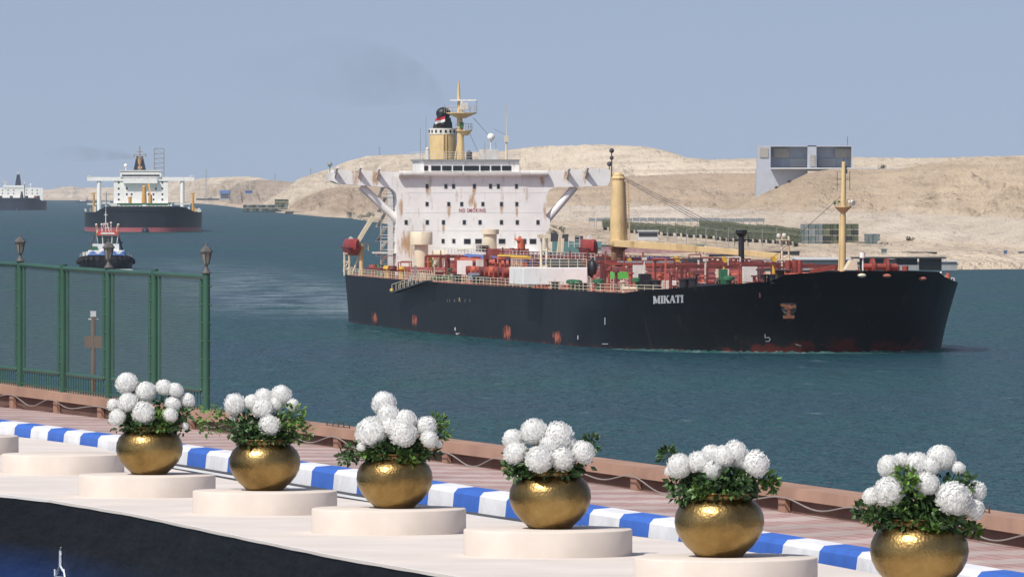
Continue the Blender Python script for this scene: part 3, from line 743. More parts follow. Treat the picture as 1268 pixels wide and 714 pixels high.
for i, x in enumerate(fx):
    p = fp[i]; d = p.y; zt = CZ-(interp(x, ftop)-YH)/F*d
    q = MB(); w_ = 0.050
    extra = 0.05 if i % 2 == 1 else 0.06
    q.tube(p + Vector((0,0,-0.05)), (p.x, p.y, zt+extra), w_, n=14)
    for z in np.linspace(0.18, zt-p.z-0.12, 7):       # bolts and clamps
        q.tube((p.x-0.075, p.y-0.02, p.z+z), (p.x+0.075, p.y-0.02, p.z+z), 0.013, n=6)
    q.build('fence_post', FG, fence, fp[3], smooth=True)
for i in range(5):
    a, c = fp[i], fp[i+1]; u = (c-a); L = Vector((u.x,u.y,0)).length; ud = Vector((u.x,u.y,0)).normalized()
    def P(t, zf):
        q = a.lerp(c, t); x = lerp(fx[i], fx[i+1], t)
        z1 = CZ-(interp(x, ftop)-YH)/F*q.y; z0 = CZ-(interp(x, fbot)-YH)/F*q.y
        return Vector((q.x, q.y, lerp(z0, z1, zf)))
    t0, t1 = 0.095, 0.905
    q = MB(); r = 0.032
    q.tube(P(0.02,1), P(0.98,1), 0.036, n=10); q.tube(P(t0,0), P(t1,0), r, n=10)
    q.tube(P(t0,0), P(t0,1), 0.026, n=10); q.tube(P(t1,0), P(t1,1), 0.026, n=10)
    q.sphere(P(t0,0), r, 10, 6); q.sphere(P(t1,0), r, 10, 6)
    fr = q.build('panel_frame', FG, fence, fp[3], smooth=True)
    q = MB(); H = (P(0.5,1)-P(0.5,0)).length; Wd = L*(t1-t0); sp = 0.08
    def wire(u0, v0, u1, v1):
        p0 = P(t0+(t1-t0)*u0/Wd, v0/H); p1 = P(t0+(t1-t0)*u1/Wd, v1/H); q.tube(p0, p1, 0.0019, n=3, cap=False)
    k = -H
    while k < Wd:
        u0, v0 = (k, 0) if k >= 0 else (0, -k); u1, v1 = (k+H, H) if k+H <= Wd else (Wd, Wd-k)
        if u1 > u0: wire(u0, v0, u1, v1); wire(Wd-u0, v0, Wd-u1, v1)
        k += sp
    q.build('wire_mesh', FGM, fence, fp[3], fix=False)
    q = MB()   # short palings between the frame and the cap
    nb = 16
    for j in range(nb+1):
        t = lerp(0.06, 0.94, j/nb); pt = P(t, 0); b0 = a.lerp(c, t); q.tube((b0.x, b0.y, b0.z-0.02), pt, 0.008, n=5)
    q.tube(P(0.02,0)*0+a.lerp(c,0.03)+Vector((0,0,0.05)), a.lerp(c,0.97)+Vector((0,0,0.05)), 0.012, n=5)
    q.build('lower_bars', FG, fence, fp[3])
def lantern(p, zb, lab):
    t = thing('post_lantern', lab, 'lantern', (p.x, p.y, zb), 0.3, 'grey lanterns on the fence posts')
    q = MB(); q.lathe([(0.095,0),(0.10,0.012),(0.055,0.06),(0.032,0.10),(0.028,0.13)], 12); q.lathe([(0.028,0.13),(0.05,0.145),(0.045,0.165)], 12)
    q.build('lantern_base', LAMPM, t, smooth=True)
    q = MB(); q.lathe([(0.052,0.167),(0.098,0.36)], 6); q.build('lantern_glass', LGLASS, t)
    q = MB()
    for k in range(6):
        a = 2*math.pi*k/6; q.tube((0.055*math.cos(a),0.055*math.sin(a),0.163), (0.103*math.cos(a),0.103*math.sin(a),0.365), 0.008, n=5)
    q.build('lantern_cage', LAMPM, t)
    q = MB(); q.lathe([(0.128,0.358),(0.13,0.372),(0.075,0.435),(0.03,0.465),(0.018,0.475),(0.02,0.49),(0.004,0.525)], 6); q.build('lantern_roof', LAMPM, t)
    return t
for i, lab in ((1,'grey lantern on the fence post farthest from the flower pots'),(3,'grey lantern on the middle fence post, in front of the tugboat'),(5,'grey lantern on the last post where the fence ends')):
    p = fp[i]; zt = CZ-(interp(fx[i], ftop)-YH)/F*p.y; o = lantern(p, zt+0.045, lab)
    o.scale = (0.70, 0.70, 0.78)
# lone mast behind the fence on the bank
dm = 128.0; t = thing('marker_mast', 'thin rusty mast with a plate and a small white device, behind the fence', 'mast', W(115.5, 500, dm))
o0 = Vector(W(115.5, 500, dm)); MR = M('mast_brown', (0.16,0.095,0.075), 0.7)
zg = 14.0
q = MB(); q.tube((0,0,zg-o0.z-4), (0,0,W(0,386,dm)[2]-o0.z), 0.035, n=8); q.build('pole', MR, t)
q = MB(); q.box(-0.14,0.14,-0.03,0.03, W(0,430.5,dm)[2]-o0.z, W(0,416,dm)[2]-o0.z); q.build('plate', MR, t)
q = MB(); q.box(-0.045,0.045,-0.04,0.04, W(0,392,dm)[2]-o0.z, W(0,385,dm)[2]-o0.z); q.tube((-0.08,0,W(0,395,dm)[2]-o0.z),(0.08,0,W(0,395,dm)[2]-o0.z),0.012); q.build('device', TEXTWHITE, t)

# ================================================================== SHIPS: frames and hulls
class Frame:
    """ship coordinates: t forward, y to port, z above the water"""
    def __init__(s, x, y, fx_, fy_):
        L = math.hypot(fx_, fy_); s.fx, s.fy = fx_/L, fy_/L; s.x, s.y = x, y
        s.rz = math.atan2(s.fy, s.fx); s.px, s.py = -s.fy, s.fx      # port direction
    def at(s, px, t):
        k = kx(px); y = (k*(s.y+s.fy*t) - s.x - s.fx*t)/(s.px - k*s.py); return y
    def dep(s, t, y): return s.y + s.fy*t + s.py*y
    def S(s, px, py, t):
        y = s.at(px, t); return (t, y, CZ-(py-YH)/F*s.dep(t, y))
    def px_of(s, t, y): return CX + F*(s.x+s.fx*t+s.px*y)/s.dep(t, y)
    def world(s, p): return Vector((s.x+s.fx*p[0]+s.px*p[1], s.y+s.fy*p[0]+s.py*p[1], p[2]))
def hull_rows(deck, wlp, zdeck, bow_d, bow_w, nphi=22, zb=-2.0, nz=10, stem_flare=1.0, pw=0.82):
    """returns closed outlines from the bottom row to the deck row: starboard stern -> stem -> port stern"""
    def outline(parts, bow):
        t0, a, hb = bow; o = [(t, -h) for t, h in parts]
        for i in range(1, nphi+1):
            ph = math.pi/2*i/nphi; o.append((t0 + a*math.sin(ph), -hb*max(0.0, math.cos(ph))**pw))
        return o + [(t, -y) for t, y in reversed(o[:-1])]
    od = outline(deck, bow_d); ow = outline(wlp, bow_w); rows = []
    for k in range(nz+1):
        f = k/nz; row = []
        for (td, yd), (tw, yw) in zip(od, ow):
            zt = zdeck(td, yd); z = lerp(zb, zt, f); g = max(0.0, z)/max(zt, 1e-3); g = g**stem_flare if z > 0 else 0
            row.append((lerp(tw, td, g), lerp(yw, yd, g), z))
        rows.append(row)
    return rows, od
# ------------------------------------------------------------------ the black tanker
A = Frame(-5.9, 1221.0, 0.1994, -0.9799)
tk = thing('tanker_ship', 'large black hulled oil tanker with a white superstructure and a red piped deck, nearest ship', 'ship', (A.x, A.y, 0), A.rz)
HB = 22.3
deckp = [(-42,11.0),(-30,14.2),(-18,16.4),(-8,17.4),(10,18.5),(30,19.6),(47,20.4),(70,21.6),(90,22.2),(115,HB),(140,HB),(165,HB),(180,HB),(188,HB)]
wlp_ = [(-40,10.0),(-29,13.5),(-17,16.0),(-7,17.2),(10,18.3),(30,19.4),(47,20.3),(70,21.5),(90,22.1),(115,HB),(140,HB),(165,HB),(175,HB),(181,HB)]
FCS = 229.0
SHEER = [(741,362.6),(800,359.5),(853.5,355.3),(905,351.8),(957,348),(969,340.2),(1000,337.8),(1062,335),(1120,335.2),(1162,336.4),(1171,343),(1186,349.5),(1260,352)]
def zdk(t, y):
    z = 7.15
    if t > 205 and y > -HB*0.999:
        x = A.px_of(t, y); z2 = CZ-(interp(x, SHEER)-YH)/F*A.dep(t, y); z = lerp(z, z2, float(smooth((t-205)/4.0)) if y < 0 else float(smooth((t-203)/6.0)))
    elif t > 180: z = 7.15
    return float(z)
rows, odk = hull_rows(deckp, wlp_, zdk, (190.0, 47.0, HB), (184.0, 46.0, HB-0.6), nphi=40, stem_flare=1.25)
hm, n, l, b = nt('black_hull_paint')
t = n.new('ShaderNodeTexCoord'); v = t.outputs['Object']
a = noise(n, l, v, 0.08, 5, 0.6, stretch=(1,1,1.6)); r = ramp(n, [(0.3, (0.004,0.0045,0.006)), (0.7, (0.0085,0.0092,0.012))]); l.new(a.outputs[0], r.inputs[0])
stk = noise(n, l, v, 0.5, 4, 0.6, stretch=(1,1,0.06)); skr = ramp(n, [(0.55, (0,0,0)), (0.75, (0.35,0.35,0.35))]); l.new(stk.outputs[0], skr.inputs[0])
c = mixc(n, l, skr.outputs[0], r.outputs[0], (0.024,0.025,0.029))
s3 = n.new('ShaderNodeSeparateXYZ'); l.new(v, s3.inputs[0])
# shell plating: plates of slightly different paint with weld seams
cb_ = n.new('ShaderNodeCombineXYZ'); l.new(s3.outputs[0], cb_.inputs[0]); l.new(s3.outputs[2], cb_.inputs[1])
pb_ = n.new('ShaderNodeTexBrick'); pb_.inputs['Scale'].default_value = 1.0; pb_.inputs['Brick Width'].default_value = 11.0; pb_.inputs['Row Height'].default_value = 2.4; pb_.inputs['Mortar Size'].default_value = 0.05
pb_.inputs['Color1'].default_value = (0.75,0.75,0.75,1); pb_.inputs['Color2'].default_value = (1.45,1.42,1.38,1); pb_.inputs['Mortar'].default_value = (0.45,0.45,0.45,1); l.new(cb_.outputs[0], pb_.inputs['Vector'])
pm_ = n.new('ShaderNodeMix'); pm_.data_type = 'RGBA'; pm_.blend_type = 'MULTIPLY'; pm_.inputs[0].default_value = 0.8; l.new(c, pm_.inputs[6]); l.new(pb_.outputs[0], pm_.inputs[7]); c = pm_.outputs[2]
# thin rust and salt runs from the scuppers
rs_ = noise(n, l, v, 0.9, 4, 0.7, stretch=(0.5,0.5,0.05)); rsr = ramp(n, [(0.62, (0,0,0)), (0.74, (0.5,0.5,0.5))]); l.new(rs_.outputs[0], rsr.inputs[0]); c = mixc(n, l, rsr.outputs[0], c, (0.075,0.045,0.032))
# worn patches where tugs push, and scraped red boot paint low on the bow
pn = noise(n, l, v, 1.0, 6, 0.8, stretch=(0.9,0.9,0.45))
def blob(n, l, s3, tc_, zc, rt, rz_):
    dx = math_(n, l, 'DIVIDE', math_(n, l, 'SUBTRACT', s3.outputs[0], tc_), rt); dz = math_(n, l, 'DIVIDE', math_(n, l, 'SUBTRACT', s3.outputs[2], zc), rz_)
    dd = math_(n, l, 'SQRT', math_(n, l, 'ADD', math_(n, l, 'MULTIPLY', dx, dx), math_(n, l, 'MULTIPLY', dz, dz)))
    return math_(n, l, 'SUBTRACT', 1.0, dd)
def t_edge(px):
    ts = np.linspace(-42, 205, 120); xs = [A.px_of(q_, -np.interp(q_, [p[0] for p in wlp_], [p[1] for p in wlp_])) for q_ in ts]
    return float(np.interp(px, xs, ts))
blobs = None
for px_, py_ in ((464,393),(513,397),(628,411.5),(690,417.5)):
    te = t_edge(px_); dd_ = A.dep(te, -20); zc = CZ-(py_-YH)/F*dd_
    bl = blob(n, l, s3, te, zc, 3.8, 1.05)
    blobs = bl if blobs is None else math_(n, l, 'MAXIMUM', blobs, bl)
bf = math_(n, l, 'ADD', math_(n, l, 'MULTIPLY', blobs, 0.42), math_(n, l, 'MULTIPLY', math_(n, l, 'SUBTRACT', pn.outputs[0], 0.5), 2.6))
bf = math_(n, l, 'MINIMUM', bf, math_(n, l, 'ADD', blobs, 0.18))
br1 = ramp(n, [(0.17, (0,0,0)), (0.28, (0.9,0.9,0.9))]); l.new(bf, br1.inputs[0])
c = mixc(n, l, br1.outputs[0], c, (0.46,0.12,0.06))
pn2 = noise(n, l, v, 0.33, 6, 0.72, stretch=(1,1,0.9))
zl = n.new('ShaderNodeMapRange'); zl.inputs[1].default_value = 5.6; zl.inputs[2].default_value = -0.3; l.new(s3.outputs[2], zl.inputs[0])
tl = n.new('ShaderNodeMapRange'); tl.inputs[1].default_value = 205; tl.inputs[2].default_value = 226; tl.inputs[3].default_value = 0.25; l.new(s3.outputs[0], tl.inputs[0])
rf_ = math_(n, l, 'MULTIPLY', math_(n, l, 'MULTIPLY', zl.outputs[0], tl.outputs[0]), pn2.outputs[0])
br2 = ramp(n, [(0.375, (0,0,0)), (0.43, (0.9,0.9,0.9))]); l.new(rf_, br2.inputs[0])
c = mixc(n, l, br2.outputs[0], c, (0.085,0.016,0.012))
wlr = ramp(n, [(0.5, (0,0,0)), (0.62, (0.8,0.8,0.8))]); l.new(pn2.outputs[0], wlr.inputs[0])
wline = n.new('ShaderNodeMapRange'); wline.inputs[1].default_value = 0.34; wline.inputs[2].default_value = 0.26; l.new(s3.outputs[2], wline.inputs[0])
c = mixc(n, l, math_(n, l, 'MULTIPLY', wline.outputs[0], wlr.outputs[0]), c, (0.12,0.026,0.02))
l.new(c, b.inputs['Base Color']); b.inputs['Roughness'].default_value = 0.48; b.inputs['Specular IOR Level'].default_value = 0.22
pl = noise(n, l, v, 0.25, 3, 0.5, stretch=(1,1,0.5)); bump(n, l, b, pl.outputs[0], 0.15, 0.25)
hull = MB(); hull.loft(rows); nr_ = len(rows[0])
hull.add([rows[k][0] for k in range(len(rows))] + [rows[k][-1] for k in range(len(rows))], [(k, k+1, len(rows)+k+1, len(rows)+k) for k in range(len(rows)-1)])
inner = [(t_*1.0 - (0.25 if t_ > 200 else 0), y_*(1-0.012), rows[-1][i][2]) for i, (t_, y_) in enumerate(odk)]
low = [(p[0]-(2.2*float(smooth((p[0]-196)/30)) if p[0] > 196 else 0), p[1]*(1-0.10*float(smooth((p[0]-196)/20))), (8.5 if p[0] > 222 else 7.0)) for p in inner]
hull.loft([rows[-1], inner, low])
hull.build('hull', hm, tk, smooth=True)
dkm = MB(); hN = len(low)//2
def dz_(t_): return 8.45 if t_ > 222.5 else 6.95
sb = [(p[0], p[1], dz_(p[0])) for p in low[:hN+1]]; pt = [(p[0], p[1], dz_(p[0])) for p in reversed(low[hN:])]
dkm.loft([sb, pt]); dkm.build('main_deck', SALMON, tk, fix=False)
def edge_y(t_): return -float(np.interp(t_, [p[0] for p in odk[:hN+1]], [-p[1] for p in odk[:hN+1]]))
def part(q, name, mats, **k): return q.build(name, mats, tk, **k)
def pbox(name, x0, x1, y0, y1, t_, depth, mat, parent=None, bevel=0.0):
    """a box whose front face fills those columns and rows of the photograph when it stands t_ metres ahead of the house front"""
    a = A.S(x0, y1, t_); c = A.S(x1, y0, t_); q = MB(); q.box(t_-depth, t_, a[1], c[1], a[2], c[2])
    o = q.build(name, mat, parent or tk, bevel=bevel); return o
def ptube(q, x0, y0, t0, x1, y1, t1, r0, r1=None, n=8, mi=0): return q.tube(A.S(x0,y0,t0), A.S(x1,y1,t1), r0, r1, n, mi)

# ---- white house with its two bridge wings: one slab outline with arched corners
def outline_house():
    P = lambda x, y: A.S(x, y, 0)[1:]
    o = [(410.5,213.5),(416,210),(493,213),(524,213),(643,213),(680,211.5),(750,208.5),(755,210),(755.5,224),(752,230),(706,231.5)]
    for a in np.linspace(0, 90, 7): o.append((690-13.5*math.sin(R(a)), 244.5-13*math.cos(R(a))))
    o += [(676.5,268),(681,272),(681,280),(674,293),(673,340),(491.5,340),(491.5,252)]
    for a in np.linspace(0, 90, 7): o.append((478+13.5*math.cos(R(a)), 245-13*math.sin(R(a))))
    o += [(420,227.5),(411,224)]
    return [P(x, y) for x, y in o]
oh = outline_house()
rm = WHITE.copy(); rm.name = 'white_paint_with_rust_runs'; n = rm.node_tree.nodes; l = rm.node_tree.links; b = n['Principled BSDF']
t = n.new('ShaderNodeTexCoord'); v = t.outputs['Object']; s3 = n.new('ShaderNodeSeparateXYZ'); l.new(v, s3.inputs[0]); acc_ = None
for px_, py_, w_, h_ in ((442,218,.9,1.6),(465,219,1.0,1.8),(441,213,.8,.8),(529,236,.45,1.3),(587.5,236,.5,1.4),(584,248,.7,1.5),(588,255,.4,1),(556,260,.4,1.6),(621,257,.35,1.2),(672,224,.5,1.2),(702,217,.7,1.5),(725,217,.7,1.5),(504,302,1.6,2.6),(660,215,.5,.8),(640,262,.3,1.2),(549,283,.3,1.0),(497,256,.4,2.2),(675,262,.35,2.0)):
    c0 = A.S(px_, py_, 0); dx = math_(n, l, 'DIVIDE', math_(n, l, 'SUBTRACT', s3.outputs[1], c0[1]), w_); dz = math_(n, l, 'DIVIDE', math_(n, l, 'SUBTRACT', s3.outputs[2], c0[2]), h_)
    bl = math_(n, l, 'SUBTRACT', 1.0, math_(n, l, 'SQRT', math_(n, l, 'ADD', math_(n, l, 'MULTIPLY', dx, dx), math_(n, l, 'MULTIPLY', dz, dz))))
    acc_ = bl if acc_ is None else math_(n, l, 'MAXIMUM', acc_, bl)
pn_ = noise(n, l, v, 2.4, 5, 0.75, stretch=(1,1,0.18))
rf2 = ramp(n, [(0.10, (0,0,0)), (0.55, (0.85,0.85,0.85))]); l.new(math_(n, l, 'ADD', math_(n, l, 'MULTIPLY', acc_, 0.75), math_(n, l, 'MULTIPLY', math_(n, l, 'SUBTRACT', pn_.outputs[0], 0.5), 2.0)), rf2.inputs[0])
rf3 = math_(n, l, 'MULTIPLY', rf2.outputs[0], math_(n, l, 'GREATER_THAN', acc_, 0.0))
old_ = b.inputs['Base Color'].links[0].from_socket; l.new(mixc(n, l, rf3, old_, (0.42,0.23,0.085)), b.inputs['Base Color'])
q = MB(); q.prism(oh, lambda p, k: (-3.2*k, p[0], p[1])); house_wing = part(q, 'bridge_wing_front', rm)
q = MB(); yl, yr = A.S(494, 300, -3)[1], A.S(678, 300, -3)[1]
q.box(-24, -3.25, yl+2.2, yr-2.2, 6.9, 22.0); superstr = part(q, 'superstructure', WHITE2)
q = MB()
for yy in (238.5, 263, 285.5): 
    z = A.S(580, yy, 0)[2]; q.box(0.0, 0.025, yl+0.3, yr-0.3, z-0.022, z+0.022)
part(q, 'plate_seams', M('seam_grey', (0.72,0.72,0.73), 0.7))
# windows of the house front
wins = [(x, 230.6, 3.0, 4.6) for x in (528.7,552,561.5,587.4,607.3,617,639.4)] + [(x, 252.6, 3.0, 4.4) for x in (528.7,555.5,571.6,597.8,620.8,639.8)] \
     + [(x, 275.2, 3.2, 4.8) for x in (502.8,529,549,574.8,594.3,620.8,640.4,666)] + [(x, 298.4, 3.0, 4.6) for x in (548.6,561.8)] + [(x, 298.8, 7.6, 5.6) for x in (578.5,592.4,621.5,647.5,659.8)]
for x, y, w_, h_ in wins:
    c = A.S(x, y, 0.0); hw = w_*0.122/2; hh = h_*0.122/2; q = MB(); q.box(-0.02, 0.05, c[1]-hw-0.07, c[1]+hw+0.07, c[2]-hh-0.07, c[2]+hh+0.07)
    f_ = part(q, 'window', GREY); g = MB(); g.box(0.03, 0.07, c[1]-hw, c[1]+hw, c[2]-hh, c[2]+hh); g.build('pane', GLASS, f_)
# bridge (wheelhouse) above
wh = pbox('wheelhouse', 524.5, 643, 199, 212.5, -0.6, 9.0, WHITE)
pbox('bridge_roof_edge', 523, 643.5, 197.5, 199.4, -0.3, 9.6, GREY)
q = MB(); c0 = A.S(522, 219, 0.6); c1 = A.S(645, 213.5, 0.6)
q.add([(-0.05,c0[1],c0[2]),(-0.05,c1[1],c0[2]),(0.9,c1[1],c0[2]+0.3),(0.9,c0[1],c0[2]+0.3),(-0.05,c0[1],c1[2]),(-0.05,c1[1],c1[2]),(1.0,c1[1],c1[2]),(1.0,c0[1],c1[2])],
      [(0,3,2,1),(4,5,6,7),(0,1,5,4),(1,2,6,5),(2,3,7,6),(3,0,4,7)]); part(q, 'bridge_apron', WHITE)
for x0, x1 in ((525.2,530),(534,545.5),(547.5,559),(561,572.6),(574.5,593),(595,606.3),(608.3,619.8),(621.6,633)):
    a = A.S(x0, 211.3, -0.5); c = A.S(x1, 205.2, -0.5); q = MB(); q.box(-0.6, -0.5, a[1], c[1], a[2], c[2]); q.build('bridge_window', GLASS, wh)
for x0, x1, y0, y1 in ((493.7,524.6,211.4,219.4),(645.5,677.5,210.6,219)):
    q = MB(); a = A.S(x0, (y0+y1)/2, 0.5); c = A.S(x1, (y0+y1)/2, 0.5); q.tube(a, c, 0.5, n=14); part(q, 'awning_roll', WHITE2, smooth=True)
# wing struts
for (x0, y0, x1, y1) in ((447.5,231,494,274),(712,231,674,276)):
    q = MB(); ptube(q, x0, y0, -1.2, x1, y1, -1.2, 0.58, n=12); part(q, 'wing_strut', WHITE, smooth=True)
# small davits on the wing fronts
for x, y in ((415,211),(444,210.5),(467,212),(702,211.5),(725,210.5)):
    q = MB(); a = A.S(x, y+1.0, 0); q.beam((0.0,a[1],a[2]), (2.2,a[1],a[2]+0.6), 0.35, 0.4); q.beam((0.03,a[1],a[2]-0.9), (1.6,a[1],a[2]+0.3), 0.25, 0.25); part(q, 'wing_davit', WHITE2)
for x, y in ((408.5,203.5),(754.5,203)):
    q = MB(); a = A.S(x, y, -1.5); q.sphere(a, 0.38, 10, 8); q.tube(a, (a[0], a[1], a[2]-1.3), 0.08); part(q, 'search_light', DGREY if x > 700 else GREY, smooth=True)
# lettering on the house front
def text_mesh(s, size):
    cu = bpy.data.curves.new('t', 'FONT'); cu.body = s; cu.size = size; cu.align_x = 'CENTER'; cu.align_y = 'CENTER'; cu.offset = 0.012; cu.space_character = 1.18; cu.resolution_u = 3
    o = bpy.data.objects.new('t', cu); COL.objects.link(o); bpy.context.view_layer.update()
    me = bpy.data.meshes.new_from_object(o.evaluated_get(bpy.context.evaluated_depsgraph_get())); bpy.data.objects.remove(o); return me
me = text_mesh('NO SMOKING', 0.80); c = A.S(584.8, 260.8, 0)
for v_ in me.vertices: x, y = v_.co.x, v_.co.y; v_.co = (0.045, c[1]+x*1.0-0.0, c[2]+y)
xs = [v_.co.y for v_ in me.vertices]; sc_ = (33.5*0.1221)/(max(xs)-min(xs)); mid = (max(xs)+min(xs))/2
for v_ in me.vertices: v_.co.y = c[1]+(v_.co.y-mid)*sc_
me.materials.append(TEXTRED); o = bpy.data.objects.new('no_smoking_lettering', me); COL.objects.link(o); o.parent = tk
# railing helper: posts and two or three rails along a list of points
def railing(name, pts, mat, h=1.1, step=1.5, r=0.045, parent=None, rails=3):
    q = MB()
    for a, c in zip(pts, pts[1:]):
        a = Vector(a); c = Vector(c); L = (c-a).length; nn = max(1, int(L/step))
        for k in range(nn+1): p = a.lerp(c, k/nn); q.tube(p, p+Vector((0,0,h)), r, n=4)
        for k in range(rails): q.tube(a+Vector((0,0,h*(k+1)/rails)), c+Vector((0,0,h*(k+1)/rails)), r*0.8, n=4)
    return q.build(name, mat, parent or tk)
zr = A.S(580, 197.6, -1)[2]; yA, yB = A.S(522.5, 198, -1)[1], A.S(643, 198, -1)[1]
railing('roof_railing', [(-10,yA,zr),(-0.4,yA,zr),(-0.4,yB,zr),(-10,yB,zr)], WHITE2, 1.15, 1.6)
railing('side_railing', [(-8,A.S(643.5,214,-8)[1],A.S(643,212.5,-4)[2]),(-0.2,A.S(643.5,214,0)[1],A.S(643,212.5,-4)[2])], WHITE2, 1.3, 1.2)
# funnel
fc = A.S(548.5, 198, -14); fq = MB(); fr_ = 2.12
zt0, zt1 = A.S(548, 159, -14)[2], A.S(548, 166.5, -14)[2]
fq.lathe([(fr_*1.0, fc[2]-3.5),(fr_, zt1),(fr_, zt1+0.01)], 28, (-14, fc[1], 0)); funnel = part(fq, 'funnel', CREAM, smooth=True)
fq = MB(); fq.lathe([(fr_*1.03, zt1),(fr_*1.03, zt0)], 28, (-14, fc[1], 0)); fq.build('funnel_band', WHITE2, funnel, smooth=True)
for k in range(18):
    a = 2*math.pi*k/18; q = MB(); cx_, cy_ = -14+fr_*1.035*math.cos(a), fc[1]+fr_*1.035*math.sin(a); q.beam((cx_, cy_, zt1+0.25), (cx_, cy_, zt0-0.25), 0.28, 0.05, up=(math.cos(a), math.sin(a), 0)); q.build('vent_slot', BLACK, funnel)
q = MB()
for (x0,y0,x1,y1,r0,r1) in ((550,160,549.5,142,0.95,0.8),(553.5,160,552.5,146,0.85,0.7),(546.5,160,546,150,0.8,0.6),(541.5,160,541.5,152.5,0.75,0.5),(556.5,160,556.5,151,0.5,0.4)):
    ptube(q, x0, y0, -14.5, x1, y1, -14.5, r0, r1, 14)
q.sphere(A.S(549, 140.5, -14.5), 0.95, 14, 8, 1, 1.2, 1.0); q.tube(A.S(549,140,-14.5), A.S(543.5,147.5,-13), 0.7, 0.4, 10)
q.build('exhaust_pipes', BLACK, funnel, smooth=True)
q = MB()
for k, (mi, dz) in enumerate(((0,0.0),(1,-0.42),(2,-0.84))):
    a = A.S(543.5, 147.6, -12.2); rows_ = []
    for z in (0, -0.42):
        rows_.append([(-12.2+0.12*math.sin(j*1.5), a[1]-0.6+j*0.34*0.9, a[2]+dz+z+0.10*j+0.06*math.sin(j*1.2)) for j in range(6)])
    q.loft(rows_, mi)
part(q, 'flag', [M('flag_red', (0.5,0.03,0.05), 0.8), M('flag_white', (0.7,0.7,0.7), 0.8), M('flag_black', (0.02,0.02,0.02), 0.8)])
q = MB(); zf = fc[2]-3; q.tube((-11.8, fc[1]-0.35, zf), (-11.8, fc[1]-0.35, zt1), 0.14, n=6); q.tube((-11.8, fc[1]+0.1, zf), (-11.8, fc[1]+0.1, zt1), 0.1, n=6)
for k in range(14): z = lerp(zf, zt1, k/13); q.tube((-11.8, fc[1]-0.35, z), (-11.8, fc[1]+0.1, z), 0.05, n=4)
q.build('ladder', CREAM, funnel)
# radar mast
q = MB(); ptube(q, 570.5, 200, -7, 570.5, 172, -7, 0.62, 0.5); ptube(q, 570.5, 172, -7, 569, 145, -7, 0.5, 0.42); ptube(q, 568, 145, -7, 568, 101, -7, 0.25, 0.12)
ptube(q, 568, 124, -7, 568, 108, -7, 0.28, 0.2)
ptube(q, 574.5, 200, -7.5, 572, 150, -7, 0.14); ptube(q, 563, 200, -8, 569.5, 165, -7, 0.14)
mast = part(q, 'radar_mast', CREAM, smooth=True)
for (cx_, y1, y0, r0, r1, hx) in ((571.5,146.5,139.5,0.6,2.35,2.4),(574.5,168,161,0.6,1.25,1.3)):
    q = MB(); a = A.S(cx_, y1, -7); c = A.S(cx_, y0, -7)
    q.lathe([(r0, a[2]),(r1, c[2]-0.12),(r1, c[2])], 10, (-7, c[1], 0))
    pl_ = q.build('mast_platform', CREAM, mast)
    ring = [(-7+r1*math.cos(2*math.pi*k/8), c[1]+r1*math.sin(2*math.pi*k/8), c[2]) for k in range(9)]
    railing('platform_railing', ring, CREAML, 0.95, 1.2, 0.04, mast, 2)
q = MB(); a = A.S(557.5, 124.2, -6.6); c = A.S(590, 124.2, -6.6); q.beam(a, c, 0.35, 0.22); ptube(q, 572, 139, -6.8, 572, 124.5, -6.6, 0.2)
q.build('radar_scanner', WHITE, mast)
q = MB(); a = A.S(574, 131, -6.6); q.box(a[0]-0.5, a[0]+0.5, a[1]-0.55, a[1]+0.55, a[2]-0.6, a[2]+0.45); q.build('radar_gearbox', WHITE2, mast)
q = MB(); ptube(q, 590.3, 140, -6.6, 590.3, 124, -6.6, 0.05, n=4); ptube(q, 550.5, 140, -6.6, 550.5, 130, -6.6, 0.05, n=4); q.build('whip_aerial', GREY, mast)
q = MB(); a = A.S(571.5, 155, -6.2); q.box(a[0]-0.3, a[0]+0.3, a[1]-0.3, a[1]+0.3, a[2]-0.4, a[2]+0.4); q.build('signal_lamp', GREEN, mast)
q = MB(); q.path([A.S(586,146,-7), A.S(604,166,-5)], 0.035, 4); q.path([A.S(580,162,-7), A.S(591,186,-4)], 0.035, 4); q.path([A.S(612,160,-4), A.S(629,168,-3)], 0.03, 4); q.build('stay_wire', DGREY, mast)
# satellite dome, deck box, aerial post
q = MB(); q.sphere(A.S(608,169.8,-4), 0.58, 16, 10); dome = part(q, 'satellite_dome', WHITE, smooth=True)
q = MB(); ptube(q, 608, 186, -4, 608, 173, -4, 0.13); q.build('dome_post', WHITE2, dome)
pbox('roof_locker', 598, 617, 185, 198, -3.5, 3.0, WHITE2)
q = MB(); ptube(q, 627, 198, -3, 627, 170, -3, 0.2, 0.14); ptube(q, 627, 170, -3, 627.5, 128, -3, 0.06, 0.03, 5); q.box(-3.3,-2.7, A.S(625,170,-3)[1], A.S(629,170,-3)[1], A.S(627,176,-3)[2], A.S(627,168,-3)[2]); part(q, 'aerial_post', CREAML)
for x, y0, y1 in ((520.5,198,158),(527.5,198,145),(600,198,176),(614,198,176)):
    q = MB(); ptube(q, x, y0, -4, x, y1, -4, 0.06, 0.03, 5); part(q, 'whip_aerial', GREY)
q = MB(); ptube(q, 529.5, 198, -3, 529.5, 186, -3, 0.4, 0.35); q.sphere(A.S(529.5,184.5,-3), 0.3, 8, 6); part(q, 'roof_vent', WHITE2, smooth=True)
q = MB(); ptube(q, 581, 198, -2.5, 581, 193, -2.5, 0.5, 0.45); q.sphere(A.S(581,190.5,-2.5), 0.5, 8, 6); part(q, 'covered_compass', DGREY, smooth=True)
